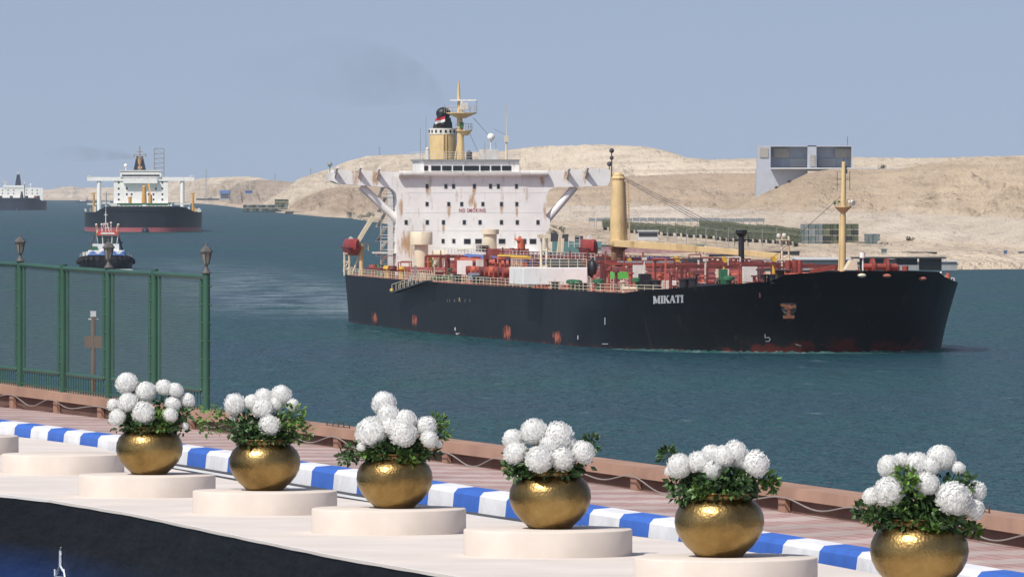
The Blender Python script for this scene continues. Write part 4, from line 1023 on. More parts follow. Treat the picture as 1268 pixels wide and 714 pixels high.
# shade side arch and stair tower on the starboard side
q = MB()
for k in range(7):
    z = 7.0 + k*2.2; q.box(-9, -1.5, A.S(471,300,-5)[1], A.S(489,300,-5)[1], z+0.9, z+1.0)
    q.beam((-8.5, A.S(473,300,-5)[1], z-1.2), (-2, A.S(473,300,-5)[1], z+0.95), 0.5, 0.1)
    for yy in (471, 489): q.tube((-1.6, A.S(yy,300,-2)[1], z-1.2), (-1.6, A.S(yy,300,-2)[1], z+2.0), 0.07, n=4); 
    for hh in (1.5,1.9): q.tube((-1.6, A.S(471,300,-2)[1], z+hh), (-1.6, A.S(489,300,-2)[1], z+hh), 0.05, n=4)
    if k == 3: pass
part(q, 'stair_tower', WHITE2)
pbox('side_platform', 468, 493, 312, 314, -0.5, 5, WHITE2)
# cylindrical vents in front of the house
q = MB(); c = A.S(521.8, 303, 4.0); z2 = A.S(521, 287, 4)[2]; rz = 13.8*0.1217
q.lathe([(rz*0.62, 6.9),(rz*0.62, c[2]),(rz, c[2]+0.02),(rz, z2-0.15),(rz*0.93, z2)], 24, (4.0, c[1], 0)); part(q, 'mushroom_vent', CREAML, smooth=True)
q = MB(); c = A.S(607, 290, 5.0); z2 = A.S(607, 284, 5)[2]
q.lathe([(1.0, 6.9),(1.0, c[2]),(1.32, c[2]+0.02),(1.32, z2),(1.2, z2+0.05)], 24, (5.0, c[1], 0)); part(q, 'mushroom_vent', CREAML, smooth=True)
q = MB(); c = A.S(544, 315.5, 5); q.tube((5, A.S(536,315.5,5)[1], c[2]), (5, A.S(553,315.5,5)[1], c[2]), 0.75, n=16); part(q, 'pressure_tank', CREAML, smooth=True)
q = MB(); x0_ = A.S(509, 330, 2.5); 
for yy in (509, 519): ptube(q, yy, 340, 2.5, yy, 303, 2.5, 0.1, n=5)
for k in range(9): ptube(q, 509, 304+k*4, 2.5, 519, 304+k*4, 2.5, 0.06, n=4)
part(q, 'ladder_frame', CREAML)
pbox('front_deckhouse', 553, 640, 312, 345, 7.0, 6.0, WHITE)
pz = A.S(600, 311.5, 7)[2]; railing('platform_railing', [(7, A.S(586,311,7)[1], pz), (7, A.S(625,311,7)[1], pz)], CREAML, 1.2, 1.0)
pbox('control_cabin', 594, 606, 303.5, 311.5, 6.6, 3, GLASS)
pbox('side_deckhouse', 640, 672, 312, 345, 3.0, 4.0, WHITE)

# ---- deck gear
# along-ship pipes
rg = random.Random(5)
pipe_y = [-9.5,-8.2,-6.8,-5.2,-3.6,-2.0,2.4,4.0,5.6,7.2,8.8]
for j, y in enumerate(pipe_y):
    q = MB(); z = 8.3 + (j % 3)*0.45; q.tube((16+rg.uniform(0,8), y, z), (205-rg.uniform(0,14), y, z), 0.34+0.16*rg.random(), n=8)
    part(q, 'deck_pipe', [RED, RED, DRED, ORANGE, RED][j % 5], smooth=True)
for t_ in np.arange(22, 206, 11.5):
    q = MB(); w_ = 11.5
    for y in (-w_, -4, 4, w_): q.beam((t_, y, 6.9), (t_, y, 10.3), 0.35, 0.35)
    q.beam((t_, -w_, 10.3), (t_, w_, 10.3), 0.3, 0.4); q.beam((t_, -w_, 8.0), (t_, w_, 8.0), 0.3, 0.3)
    if rg.random() < 0.5: q.tube((t_, -w_, 10.3), (t_, -w_, 12.0), 0.12, n=6)
    part(q, 'pipe_support', DRED if rg.random() < 0.5 else RED)
# raised catwalk along the middle
q = MB(); q.box(18, 205, -0.7, 0.7, 9.9, 10.0); 
for t_ in np.arange(20, 205, 6): q.box(t_-0.1, t_+0.1, -0.6, 0.6, 6.9, 9.9)
part(q, 'catwalk', DGREY)
for s_ in (-1, 1): railing('catwalk_railing', [(18, 0.7*s_, 10.0), (205, 0.7*s_, 10.0)], DRED, 1.1, 3.0, 0.05)
# the pipe manifold amidships: cross pipes with valves and reducers
for j, t_ in enumerate(np.arange(92, 118, 3.2)):
    q = MB(); q.tube((t_, -18.5, 8.9), (t_, 18.5, 8.9), 0.38, n=8)
    for s_ in (-1, 1): q.tube((t_, 18.5*s_, 8.9), (t_, 19.2*s_, 8.9), 0.62, n=10); q.tube((t_, 15*s_, 8.9), (t_, 15*s_, 10.6), 0.16, n=6); q.tube((t_, 15*s_, 10.5), (t_, 15*s_, 10.7), 0.55, n=10)
    part(q, 'manifold_pipe', [RED, ORANGE, RED, DRED][j % 4], smooth=True)
# cross pipes and blocks seen ahead of the house on the starboard side
def pt_(px, f):     # a ship station whose column at fraction f of the half beam (0 centre, 1 starboard edge) is px
    ts = np.linspace(0, 236, 120); xs = [A.px_of(q_, edge_y(q_)*f) for q_ in ts]; return float(np.interp(px, xs, ts))
def longpipe(name, x0, y0, f0, x1, y1, f1, r, mat):
    q = MB(); t0, t1 = pt_(x0, f0), pt_(x1, f1); q.tube(A.S(x0, y0, t0), A.S(x1, y1, t1), r, n=10); part(q, name, mat, smooth=True)
longpipe('deck_pipe', 572, 322, 0.55, 650, 328, 0.6, 0.42, ORANGE)
longpipe('blue_hose', 578, 318.5, 0.45, 655, 325.5, 0.5, 0.55, BLUE)
longpipe('blue_hose', 650, 324, 0.45, 690, 326, 0.45, 0.45, BLUE)
longpipe('deck_pipe', 590, 331, 0.6, 648, 335, 0.65, 0.4, RED)
longpipe('deck_pipe', 590, 343, 0.75, 648, 346, 0.8, 0.45, RED)
longpipe('deck_pipe', 612, 347, 0.8, 648, 350, 0.85, 0.35, DRED)
longpipe('deck_pipe', 500, 333, 0.7, 572, 336, 0.7, 0.4, RED)
longpipe('deck_pipe', 455, 333, 0.5, 510, 334, 0.6, 0.3, DRED)
pbox('red_pipe_block', 586, 648, 325, 344, pt_(620, 0.5), 6, DRED)
pbox('red_pipe_block', 611, 655, 308, 319, pt_(632, 0.35), 5, RED)
for x0, y0, x1, y1 in ((612,309,612,320),(622,308,622,320),(634,307,634,319),(645,308,645,320),(652,312,652,320)):
    q = MB(); t_ = pt_(x0, 0.4); q.tube(A.S(x0,y0,t_), A.S(x1,y1+4,t_), 0.35, n=8); part(q, 'deck_riser', RED)
q = MB(); t_ = pt_(643, 0.4); q.path([A.S(645.5,309,t_), A.S(645.5,299.5,t_), A.S(644.5,297.2,t_), A.S(642,296.6,t_), A.S(640.8,298.5,t_)], 0.55, 12); part(q, 'goose_neck_vent', ORANGE, smooth=True)
longpipe('yellow_pipe', 618, 317.3, 0.55, 655, 319, 0.55, 0.28, YELLOW)
for x in (600,613,627): 
    q = MB(); t_ = pt_(x, 0.8); q.sphere(A.S(x, 336.5, t_), 0.75, 10, 8, 2.0, 1.2, 0.8); q.tube(A.S(x,336.5,t_), A.S(x,342,t_), 0.3); part(q, 'valve_wheel', YELLOW, smooth=True)
q = MB(); t_ = pt_(560, 0.6)
for x in (554,602): 
    q = MB(); t2 = pt_(x, 0.75); q.tube(A.S(x,344,t2), A.S(x,315,t2), 0.38, n=8); q.box(t2-0.8,t2+0.8, A.S(x-2,316,t2)[1], A.S(x+2,316,t2)[1], A.S(x,321,t2)[2], A.S(x,315,t2)[2])
    part(q, 'deck_riser', DRED)
pbox('white_cabinet', 571, 585, 322.5, 340, pt_(578, 0.75), 3, WHITE)
pbox('crate', 585, 607, 338, 347, pt_(596, 0.85), 3, M('blue_grey_crate', (0.22,0.27,0.33), 0.7))
# long white deck tank with railing and black hoses on it
dkt = pt_(690, 0.93)
dtank = pbox('deck_tank', 647.5, 727.5, 331, 352.5, dkt, 9, WHITE, bevel=0.08)
zt = A.S(690, 331, dkt)[2]
railing('tank_railing', [(dkt-8.5, A.S(649,331,dkt)[1], zt), (dkt-0.3, A.S(649,331,dkt)[1], zt), (dkt-0.3, A.S(727,331,dkt)[1], zt)], CREAML, 1.1, 1.1, 0.05, dtank)
q = MB()
for k in range(3): q.tube((dkt-2-k*1.5, A.S(684,328,dkt)[1], zt+0.35+0.3*(k%2)), (dkt-2-k*1.5, A.S(726,328,dkt)[1], zt+0.35+0.3*(k%2)), 0.4, n=10)
q.build('black_hose', DGREY, dtank, smooth=True)
q = MB(); a = A.S(733, 332, dkt-1); q.sphere(a, 1.0, 14, 10, 1.0, 0.65, 1.25); part(q, 'black_fender', BLACK, smooth=True)
q = MB(); t2 = dkt-4
for x in (670, 677): ptube(q, x, 330, t2, x, 294, t2, 0.17)
ptube(q, 669, 330, t2, 682, 330, t2, 0.1); ptube(q, 670, 310, t2, 677, 310, t2, 0.1); a = A.S(673.5, 292.5, t2); q.box(t2-0.8,t2+0.8,a[1]-0.75,a[1]+0.75,a[2]-0.25,a[2]+0.25); part(q, 'lamp_mast', CREAML)
# bow half: pipes, panels, lockers
for k in range(7):
    longpipe('deck_pipe', 738, 336+k*2.6, 0.25+0.05*k, 955, 333+k*2.3, 0.15+0.06*k, 0.28+0.08*(k % 3), [RED, DRED, RED, ORANGE][k % 4])
for (nm, x0, x1, y0, y1, f, dpt, m_) in (('white_panel',785.5,799.5,328,343.5,0.6,1.0,WHITE2),('bright_green_skip',761.5,778,336.5,345,0.7,3,LIME),('stained_panel',888.5,903,333,350,0.65,1,CREAML),('white_panel',921,937.5,330,349,0.5,1,WHITE2),
        ('dark_locker',944,957,332,342,0.3,3,DGREY),('dark_locker',740,752,320,330,0.2,4,DGREY),('grey_cover',770,880,323.2,325.5,0.15,3,GREY),('blue_tarpaulin',775,830,318,323.5,-0.2,4,BLUE),('dark_hose_rack',852,880,320,327,0.0,4,DGREY)):
    pbox(nm, x0, x1, y0, y1, pt_((x0+x1)/2, f), dpt, m_)
for x in range(745, 960, 9):
    q = MB(); f = rg.uniform(0.2,0.85); t_ = pt_(x, f); y_ = A.at(x, t_); hgt = rg.uniform(1.2,2.9); q.tube((t_, y_, 6.9), (t_, y_, 6.9+hgt), 0.16+0.1*rg.random(), n=7)
    q.tube((t_, y_, 6.9+hgt-0.2), (t_, y_, 6.9+hgt), 0.42, n=8); part(q, 'deck_valve', rg.choice([RED, RED, DRED, ORANGE, CREAML]))
for x, ty in ((780,325),(838,322.5),(897,323),(958,322)):
    q = MB(); t_ = pt_(x, 0.3); q.tube(A.S(x,340,t_), A.S(x,ty+3,t_), 0.2, n=6); q.beam(A.S(x-1.5,ty-5,t_), A.S(x+1.8,ty+2,t_), 0.5, 0.5); part(q, 'foam_monitor', YELLOW)
    q = MB(); q.box(t_-0.6,t_+0.6,A.S(x-2,ty,t_)[1],A.S(x+2,ty,t_)[1],A.S(x,ty+6,t_)[2],A.S(x,ty+2,t_)[2]); part(q, 'monitor_stand', DRED)
for x, y in ((656,350),(708,351.5),(714,352),(741,351),(789.5,349.5),(902,347.5)):
    q = MB(); t_ = pt_(x, 0.97 if x < 780 else 0.84); p = A.S(x, y, t_); y_ = p[1]; q.lathe([(0.3,p[2]-0.8),(0.3,p[2]),(0.75,p[2]+0.1),(0.75,p[2]+0.45),(0.4,p[2]+0.6)], 12, (t_, y_, 0)); part(q, 'green_vent', GREEN, smooth=True)
for x, y in ((566,343.5),(590,345),(688,353),(723,354),(803,351.5),(813,351),(846,349.5),(858,349),(944,344),(955,344)):
    q = MB(); t_ = pt_(x, 0.97 if x < 760 else 0.86); p = A.S(x, y, t_); 
    for s_ in (-0.7, 0.7): q.tube((t_+s_, p[1], p[2]-0.7), (t_+s_, p[1], p[2]+0.4), 0.36, n=10); q.tube((t_+s_, p[1], p[2]+0.3), (t_+s_, p[1], p[2]+0.45), 0.48, n=10)
    part(q, 'mooring_bitts', BLACK)
for k_ in range(80):
    x = rg.uniform(520, 960); f = rg.uniform(0.1, 0.9); t_ = pt_(x, f); 
    if 640 < x < 735 and f > 0.7: continue
    y_ = A.at(x, t_); hgt = rg.choice([0.9,1.4,1.8,2.6,3.4]); q = MB(); kind_ = k_ % 4
    if kind_ == 0: q.box(t_-0.6, t_+0.6, y_-rg.uniform(.3,.9), y_+rg.uniform(.3,.9), 6.9, 6.9+hgt)
    elif kind_ == 1: q.tube((t_,y_,6.9),(t_,y_,6.9+hgt),0.12,n=6); q.tube((t_-0.1,y_-0.5,6.9+hgt),(t_-0.1,y_+0.5,6.9+hgt),0.1,n=5); q.tube((t_,y_,6.9+hgt*0.6),(t_+1.5,y_,6.9+hgt*0.6),0.2,n=6)
    elif kind_ == 2: q.path([(t_,y_,6.9),(t_,y_,6.9+hgt),(t_+0.5,y_,6.9+hgt+0.3),(t_+0.9,y_,6.9+hgt-0.2)],0.2,7)
    else: q.tube((t_,y_-rg.uniform(1,3),7.6),(t_,y_+rg.uniform(1,3),7.6),0.25,n=7); q.tube((t_,y_,7.6),(t_,y_,7.6+hgt*0.5),0.15,n=6); q.tube((t_,y_,7.5+hgt*0.5),(t_,y_,7.7+hgt*0.5),0.4,n=8)
    part(q, 'deck_fitting', rg.choice([RED, DRED, DRED, ORANGE, WHITE2, CREAML, DGREY, BLACK, YELLOW, GREEN]))
for k_ in range(70):
    x = rg.uniform(500, 965); f = rg.uniform(-0.2, 0.9); t_ = pt_(x, f)
    if 640 < x < 735 and f > 0.7: continue
    y_ = A.at(x, t_); hgt = rg.uniform(2.0, 4.6); q = MB(); q.tube((t_,y_,6.9),(t_,y_,6.9+hgt),rg.uniform(0.07,0.14),n=5)
    if k_ % 3 == 0: q.tube((t_,y_-1.6,6.9),(t_,y_-1.6,6.9+hgt),0.08,n=5); q.tube((t_,y_-1.6,6.9+hgt),(t_,y_,6.9+hgt),0.08,n=5); q.tube((t_,y_-1.6,6.9+hgt*.6),(t_,y_,6.9+hgt*.6),0.06,n=5)
    elif k_ % 3 == 1: q.beam((t_,y_-0.3,6.9+hgt),(t_,y_+0.3,6.9+hgt),0.3,0.35)
    part(q, 'deck_post', rg.choice([RED, DRED, ORANGE, WHITE2, CREAML, WHITE2, DRED]))
# rails along both sides
def edge_line(t0, t1, s_, inset=0.35, n_=30): return [(t_, s_*( -edge_y(t_) - inset), 6.98) for t_ in np.linspace(t0, t1, n_)]
railing('starboard_railing', edge_line(-40, 70, -1), CREAML, 1.2, 1.6, 0.055)
railing('starboard_railing', edge_line(70, 216, -1), CREAML, 1.2, 1.9, 0.055)
railing('port_railing', edge_line(-40, 200, 1), CREAML, 1.2, 2.4, 0.055)
railing('inner_railing', [(t_, -15.0, 6.98) for t_ in np.linspace(22, 120, 8)], CREAML, 1.4, 1.7, 0.055)
railing('inner_railing', [(t_, -9.0, 10.2) for t_ in np.linspace(24, 130, 8)], WHITE2, 1.3, 2.4, 0.05)
for t_ in (34, 52, 70, 128, 150, 176): railing('cross_railing', [(t_, -16, 6.98), (t_, -8, 6.98), (t_, -8, 9.2)], WHITE2, 1.3, 1.2, 0.05)
railing('inner_railing', [(t_, -12.5, 6.98) for t_ in np.linspace(125, 212, 8)], WHITE2, 1.5, 1.8, 0.06)
for t_ in np.arange(30, 200, 14):
    pbx = MB(); y_ = -rg.uniform(12.5, 17); pbx.box(t_, t_+rg.uniform(1,2.2), y_, y_+rg.uniform(0.8,1.8), 6.9, 7.0+rg.uniform(0.7,1.8)); part(pbx, 'tank_hatch', rg.choice([SALMON, RED, DRED, WHITE2]), bevel=0.06)
# hose crane amidships
tc_ = 103.0; yc = A.at(765.3, tc_)
q = MB(); z0, z1 = A.S(765, 300, tc_)[2], A.S(765, 216, tc_)[2]
q.lathe([(1.12, z0),(1.08, lerp(z0,z1,.5)),(0.86, lerp(z0,z1,.93)),(0.8, z1)], 20, (tc_, yc, 0)); crane = part(q, 'deck_crane', CREAM, smooth=True)
q = MB(); q.lathe([(0.95, 6.9),(0.95, z0-1.0),(1.3, z0-0.9),(1.3, z0)], 20, (tc_, yc, 0)); q.build('crane_pedestal', M('rusty_brown_paint', (0.22,0.12,0.06), 0.7, var=0.3, rust=0.5), crane, smooth=True)
q = MB(); q.lathe([(0.86,z1-0.9),(1.0,z1-0.5),(0.5,z1+0.25)], 12, (tc_, yc, 0)); a = A.S(763, 214, tc_); q.tube((tc_,yc-0.6,z1-0.2),(tc_,yc+0.7,z1-0.2),0.45,n=12); q.build('crane_head', CREAM, crane)
q = MB(); q.tube((tc_,yc-0.9,z1-0.4),(tc_,yc-0.9,z1+3.3),0.1,n=6); q.sphere((tc_,yc-0.9,z1+3.3),0.35,8,6); q.sphere((tc_,yc-0.9,z1+2.3),0.3,8,6); q.build('crane_lamp', DGREY, crane)
q = MB(); q.tube((tc_+0.2,yc+1.25,z0),(tc_+0.2,yc+0.95,z1-1),0.09,n=5); q.tube((tc_+0.2,yc+1.65,z0),(tc_+0.2,yc+1.35,z1-1),0.09,n=5)
for k in range(22): f = k/21; q.tube((tc_+0.2,yc+1.25-0.3*f,lerp(z0,z1-1,f)),(tc_+0.2,yc+1.65-0.3*f,lerp(z0,z1-1,f)),0.045,n=4)
q.build('crane_ladder', CREAM, crane)
b0 = Vector(A.S(758, 299, tc_+1.2)); tb = tc_+11.0; b1 = Vector(A.S(967, 317, tb))
q = MB(); q.beam(b0+Vector((0,0,-0.2)), b0.lerp(b1,0.5), 0.9, 0.95); q.beam(b0.lerp(b1,0.5), b1, 0.85, 0.8); q.build('crane_boom', CREAM, crane, bevel=0.04)
q = MB(); q.box(b0.x-1.2,b0.x+0.6,b0.y-0.2,b0.y+0.3+3.2,z0-0.35,z0+0.1); q.build('crane_platform', CREAM, crane)
q = MB(); top = Vector((tc_, yc+0.3, z1-0.1))
for dy, dz in ((0,0),(0.5,-0.9),(0.9,-1.8)): q.tube(top+Vector((0.2,dy,dz*0.5)), Vector(A.S(914,293+dz*-3,tb-3))+Vector((0,0,dz*0.2)), 0.05, n=4)
q.build('crane_cable', DGREY, crane)
# black post with a head, forward of the crane
tq = 168.0; q = MB(); ptube(q, 918, 345, tq, 918, 291, tq, 0.42, 0.36, 12); c = A.S(918, 288, tq); q.lathe([(0.4,c[2]-0.5),(0.75,c[2]-0.1),(0.78,c[2]+0.35)], 12, (tq, c[1], 0)); z = A.S(918,297,tq)[2]
q.box(tq-0.15,tq+0.15,c[1]-0.95,c[1]+0.95,z-0.1,z+0.1); 
for s_ in (-0.9,0.9): q.tube((tq,c[1]+s_,z-0.8),(tq,c[1]+s_,z+0.9),0.05,n=4)
part(q, 'black_vent_post', BLACK)
# small lattice mast with lights
q = MB(); tq = 196.0
for x in (968.5, 977): ptube(q, x, 330, tq, x-0.5, 292, tq, 0.13)
for y_ in (300,310,320): ptube(q, 968.5, y_, tq, 977, y_-4, tq, 0.07); 
c = A.S(970, 296, tq); q.box(tq-0.5,tq+0.5,c[1]-0.9,c[1]+0.75,c[2]-0.15,c[2]); part(q, 'lattice_mast', CREAML)
q = MB(); q.sphere(A.S(964.5,292,tq), 0.32, 8, 6); q.sphere(A.S(971,291.5,tq), 0.3, 8, 6); part(q, 'mast_lamp', WHITE2)
for x in (976,984,990): 
    q = MB(); t_ = 202; q.tube(A.S(x,338,t_), A.S(x,322,t_), 0.4, n=8); q.tube(A.S(x-3,326,t_), A.S(x+3,326,t_), 0.25, n=6); part(q, 'deck_riser', RED)
# foremast
tf = 221.0; q = MB(); zb, zp, ztp = A.S(1043.5,335,tf)[2], A.S(1044.5,256,tf)[2], A.S(1045.5,210,tf)[2]; yf = A.at(1043.5, tf)
q.tube((tf,yf,zb-0.3),(tf,yf+0.06,zp),0.40,0.33,12); q.tube((tf,yf+0.06,zp),(tf,yf+0.15,ztp+1),0.36,0.25,12); q.tube((tf-0.5,yf-0.35,zb),(tf-0.3,yf-0.25,zp-1),0.12,n=6); fm = part(q, 'foremast', CREAM, smooth=True)
q = MB(); q.lathe([(0.4,zp-0.7),(1.05,zp-0.05),(1.05,zp+0.1)], 10, (tf,yf+0.05,0)); q.build('mast_platform', CREAM, fm)
ring = [(tf+1.05*math.cos(2*math.pi*k/8), yf+1.05*math.sin(2*math.pi*k/8), zp+0.1) for k in range(9)]; railing('platform_railing', ring, CREAM, 0.8, 0.9, 0.035, fm, 2)
q = MB(); q.sphere((tf,yf+1.0,zp+0.55),0.33,10,6); q.tube((tf+0.2,yf+1.0,zp+0.55),(tf+0.7,yf+1.2,zp+0.45),0.33,n=10); q.build('mast_lamp', WHITE2, fm)
q = MB(); q.sphere((tf,yf-1.0,zp+0.5),0.22,8,6); q.sphere((tf,yf-0.5,zp+0.6),0.2,8,6); q.build('mast_lamp', GREEN, fm)
q = MB(); q.sphere((tf,yf+0.3,ztp+0.3),0.25,8,6); q.box(tf-0.2,tf+0.2,yf+0.15,yf+0.55,ztp-0.5,ztp+0.1); q.tube((tf,yf+0.1,ztp),(tf,yf+0.1,ztp+1.4),0.05,n=4); 
for s_ in (-0.8,0.8): q.tube((tf,yf+0.1+s_,ztp-2.6),(tf,yf+0.1+s_,ztp-0.2),0.04,n=4)
q.tube((tf,yf-0.75,ztp-1.2),(tf,yf+0.95,ztp-1.2),0.05,n=4); q.build('mast_head', DGREY, fm)
q = MB(); q.path([(tf,yf,zp+1.5),(tf-28,yf-4.5,9.5)],0.03,4); q.build('stay_wire', DGREY, fm)
# forecastle gear
q = MB(); t_ = 226.0; P_ = [A.S(1047,334,t_),A.S(1062.5,334,t_),A.S(1061,322,t_),A.S(1054,322,t_)]; q.prism([(p[1],p[2]) for p in P_], lambda p,k: (t_-1.6*k, p[0], p[1])); part(q, 'white_shelter', CREAML)
q = MB(); ptube(q, 1068.5, 335, 224, 1068.5, 318, 224, 0.09); q.tube(A.S(1068,319,224), A.S(1068,312.5,224), 0.36, 0.36, 12); part(q, 'searchlight', WHITE, smooth=True)
q = MB(); c = A.S(1089, 330, 222); 
for s_ in (-0.9,0.9): q.tube((c[0],c[1]+s_-0.15,c[2]),(c[0],c[1]+s_+0.15,c[2]),1.05,n=16)
q.tube((c[0],c[1]-2.2,c[2]),(c[0],c[1]+2.2,c[2]),0.4,n=10); part(q, 'anchor_windlass', RED, smooth=True)
for x in (1076,1104,1110,1121): 
    q = MB(); c = A.S(x, 332, 221); q.tube((c[0],c[1],8.4),(c[0],c[1],c[2]+0.3),0.4,n=10); part(q, 'mooring_bitts', RED)
q = MB(); q.beam(A.S(1003,336,219), A.S(1033,331,219), 0.6, 0.5); part(q, 'red_ramp', RED)
q = MB(); ptube(q, 1165, 337, 208, 1172, 348, 206, 0.12); 
for k in range(6): x = 1164+k*3.5; ptube(q, x, 350, 207, x, 341+k*0.6, 207, 0.09, n=5)
ptube(q, 1164, 341, 207, 1182, 344.5, 207, 0.08, n=5); part(q, 'bow_railing', WHITE2)
q = MB(); ptube(q, 1174, 349, 207, 1174, 338, 207, 0.28, n=8); part(q, 'bow_post', ORANGE)
# things on the hull side: name, marks, hawse pipe with anchor, ladder
ZR = [[r[i] for r in rows] for i in range(len(rows[0]))]
def hull_pt(px, py, out=0.05):
    """point of the starboard / bow shell seen at that column and row"""
    best = None
    for i in range(len(ZR)-1):
        if i > len(ZR)*0.62: break
        for k in range(len(rows)-1):
            pass
    z = 4.0
    for it in range(6):
        pts_ = []
        for col in ZR[:int(len(ZR)*0.60)]:
            zs = [p[2] for p in col]; zz_ = min(max(z, zs[0]), zs[-1])
            pts_.append((float(np.interp(zz_, zs, [p[0] for p in col])), float(np.interp(zz_, zs, [p[1] for p in col]))))
        xs_ = [A.px_of(*p) for p in pts_]; j = int(np.searchsorted(np.maximum.accumulate(xs_), px)); j = min(max(j, 1), len(xs_)-1)
        f = (px-xs_[j-1])/(xs_[j]-xs_[j-1]+1e-9); f = min(max(f, 0), 1)
        t_ = lerp(pts_[j-1][0], pts_[j][0], f); y_ = lerp(pts_[j-1][1], pts_[j][1], f); z = CZ-(py-YH)/F*A.dep(t_, y_)
    tx, ty = pts_[j][0]-pts_[j-1][0], pts_[j][1]-pts_[j-1][1]; L = math.hypot(tx, ty); nx_, ny_ = ty/L, -tx/L
    return Vector((t_+nx_*out, y_+ny_*out, z))
def hull_poly(q, poly, out=0.06, sub=3):
    """thin plate whose outline (columns, rows) lies on the shell"""
    vs = [hull_pt(x, y, out) for x, y in poly] ; vb = [hull_pt(x, y, -0.03) for x, y in poly]; n_ = len(poly)
    q.add(vs+vb, [tuple(range(n_))] + [(i, n_+i, n_+(i+1)%n_, (i+1)%n_) for i in range(n_)])
def stroke(q, pts, w, out=0.06):
    for (x0,y0),(x1,y1) in zip(pts, pts[1:]):
        dx, dy = x1-x0, y1-y0; L = math.hypot(dx, dy); ox, oy = -dy/L*w/2, dx/L*w/2
        hull_poly(q, [(x0+ox,y0+oy),(x1+ox,y1+oy),(x1-ox,y1-oy),(x0-ox,y0-oy)], out)
q = MB()
LET = {'M': (11.0, [('v',1.3,2.0),('v',8.6,2.4),('s',[(1.6,0.4),(4.9,9.2)],2.2),('s',[(8.4,0.4),(5.0,9.2)],1.1)], [(0,2.8,0),(7.4,10.2,0),(0,2.8,1),(7.0,10.4,1)]),
       'I': (4.2, [('v',1.9,2.4)], [(0.2,3.8,0),(0.2,3.8,1)]),
       'K': (8.6, [('v',1.6,2.4),('s',[(2.4,5.6),(6.6,0.5)],1.1),('s',[(3.6,4.2),(7.2,9.4)],2.2)], [(0,3.2,0),(5.2,8.0,0),(0,3.2,1),(5.4,8.4,1)]),
       'A': (8.8, [('s',[(1.2,9.4),(4.2,0.3)],1.1),('s',[(4.2,0.3),(7.2,9.4)],2.3),('s',[(2.2,6.4),(6.0,6.4)],1.0)], [(0,2.6,1),(5.6,8.8,1)]),
       'T': (8.0, [('v',3.9,2.4),('s',[(0.3,0.6),(7.5,0.6)],1.2),('s',[(0.6,0.6),(0.4,2.8)],0.9),('s',[(7.2,0.6),(7.4,2.8)],0.9)], [(2.3,5.5,1)])}
word = 'MIKATI'; total = sum(LET[c][0] for c in word); x = 0.0
for ch in word:
    wd, st, se_ = LET[ch]
    def mp(u, v_): 
        f = (x+u)/total; return (809.3+37.7*f, 366.4-1.5*f+(v_/10.0)*9.6)
    sx_ = 37.7/total
    for it in st:
        if it[0] == 'v': stroke(q, [mp(it[1],0), mp(it[1],10)], it[2]*sx_)
        else: stroke(q, [mp(*p) for p in it[1]], it[2]*sx_, 0.065)
    for a, c, e in se_: stroke(q, [mp(a, 0.5 if e == 0 else 9.5), mp(c, 0.5 if e == 0 else 9.5)], 0.95, 0.07)
    x += wd
part(q, 'name_lettering', TEXTWHITE)
q = MB(); stroke(q, [(947.5,413.5),(947.5,418)], 0.7); stroke(q, [(947.5,418),(952,417.5),(954,420),(952,422.3),(948,422.3)], 0.7); part(q, 'bulb_mark', TEXTWHITE)
q = MB()
for x_, y0, y1 in ((749.5,393,402),(434.5,366,374),(427.5,375,384),(716,415,420),(564,405,409)): stroke(q, [(x_,y0),(x_,y1)], 0.7)
stroke(q, [(746,425.5),(753,425.5)], 0.6); stroke(q, [(985,426),(992,428)], 0.7); stroke(q, [(565,412),(567,414),(569,412)], 0.6); part(q, 'draught_marks', TEXTWHITE)
q = MB()
for x_, w_ in ((554,0.7),(557,0.7),(563,1.6),(570,0.8),(576,0.8),(582,0.8)): stroke(q, [(x_,370),(x_+0.3,374)], w_)
part(q, 'faded_side_marks', M('faded_mark', (0.06,0.065,0.075), 0.7)); q = MB(); stroke(q, [(569.3,368.5),(569.3,373)], 0.9); part(q, 'yellow_mark', YELLOW)
hp_ = hull_pt(977.5, 380, 0.1); nrm_h = (hull_pt(977.5, 380, 1.0)-hull_pt(977.5, 380, 0.0)).normalized()
q = MB(); q.tube(hp_-nrm_h*0.3, hp_+nrm_h*0.25, 1.0, 0.95, 18); q.tube(hp_+nrm_h*0.2, hp_+nrm_h*0.28, 0.7, 0.7, 14); part(q, 'hawse_pipe', DGREY, smooth=True)
q = MB(); a = hp_+nrm_h*0.45; side = Vector((nrm_h.y,-nrm_h.x,0)); q.beam(a+Vector((0,0,0.4)), a+Vector((0,0,-1.3)), 0.35, 0.35); q.beam(a+side*1.0+Vector((0,0,0.35)), a+side*-0.5+Vector((0,0,-0.1)), 0.5, 0.35); q.beam(a+side*-0.9+Vector((0,0,0.1)), a+side*0.5+Vector((0,0,-0.15)), 0.4, 0.35)
q.beam(a+Vector((0,0,-1.2))-side*0.7, a+Vector((0,0,-1.2))+side*0.7, 0.3, 0.4); part(q, 'anchor', M('rusty_anchor', (0.15,0.055,0.025), 0.8, var=0.4, scale=3))
for x_, y_ in ((1060,341),(1097,341.5),(1140,345)):
    q = MB(); p = hull_pt(min(x_,1050), y_, 0.0); 
    i_ = min(range(len(odk)), key=lambda i: abs(A.px_of(*odk[i])-x_)); p = Vector((odk[i_][0], odk[i_][1], CZ-(y_-YH)/F*A.dep(*odk[i_]))); 
    dirn = Vector((p.x-200, p.y, 0)).normalized(); q.sphere(p-dirn*0.12, 0.42, 12, 6, 1, 1.3, 0.62); part(q, 'fairlead', CREAML if x_ == 1060 else SALMON, smooth=True)
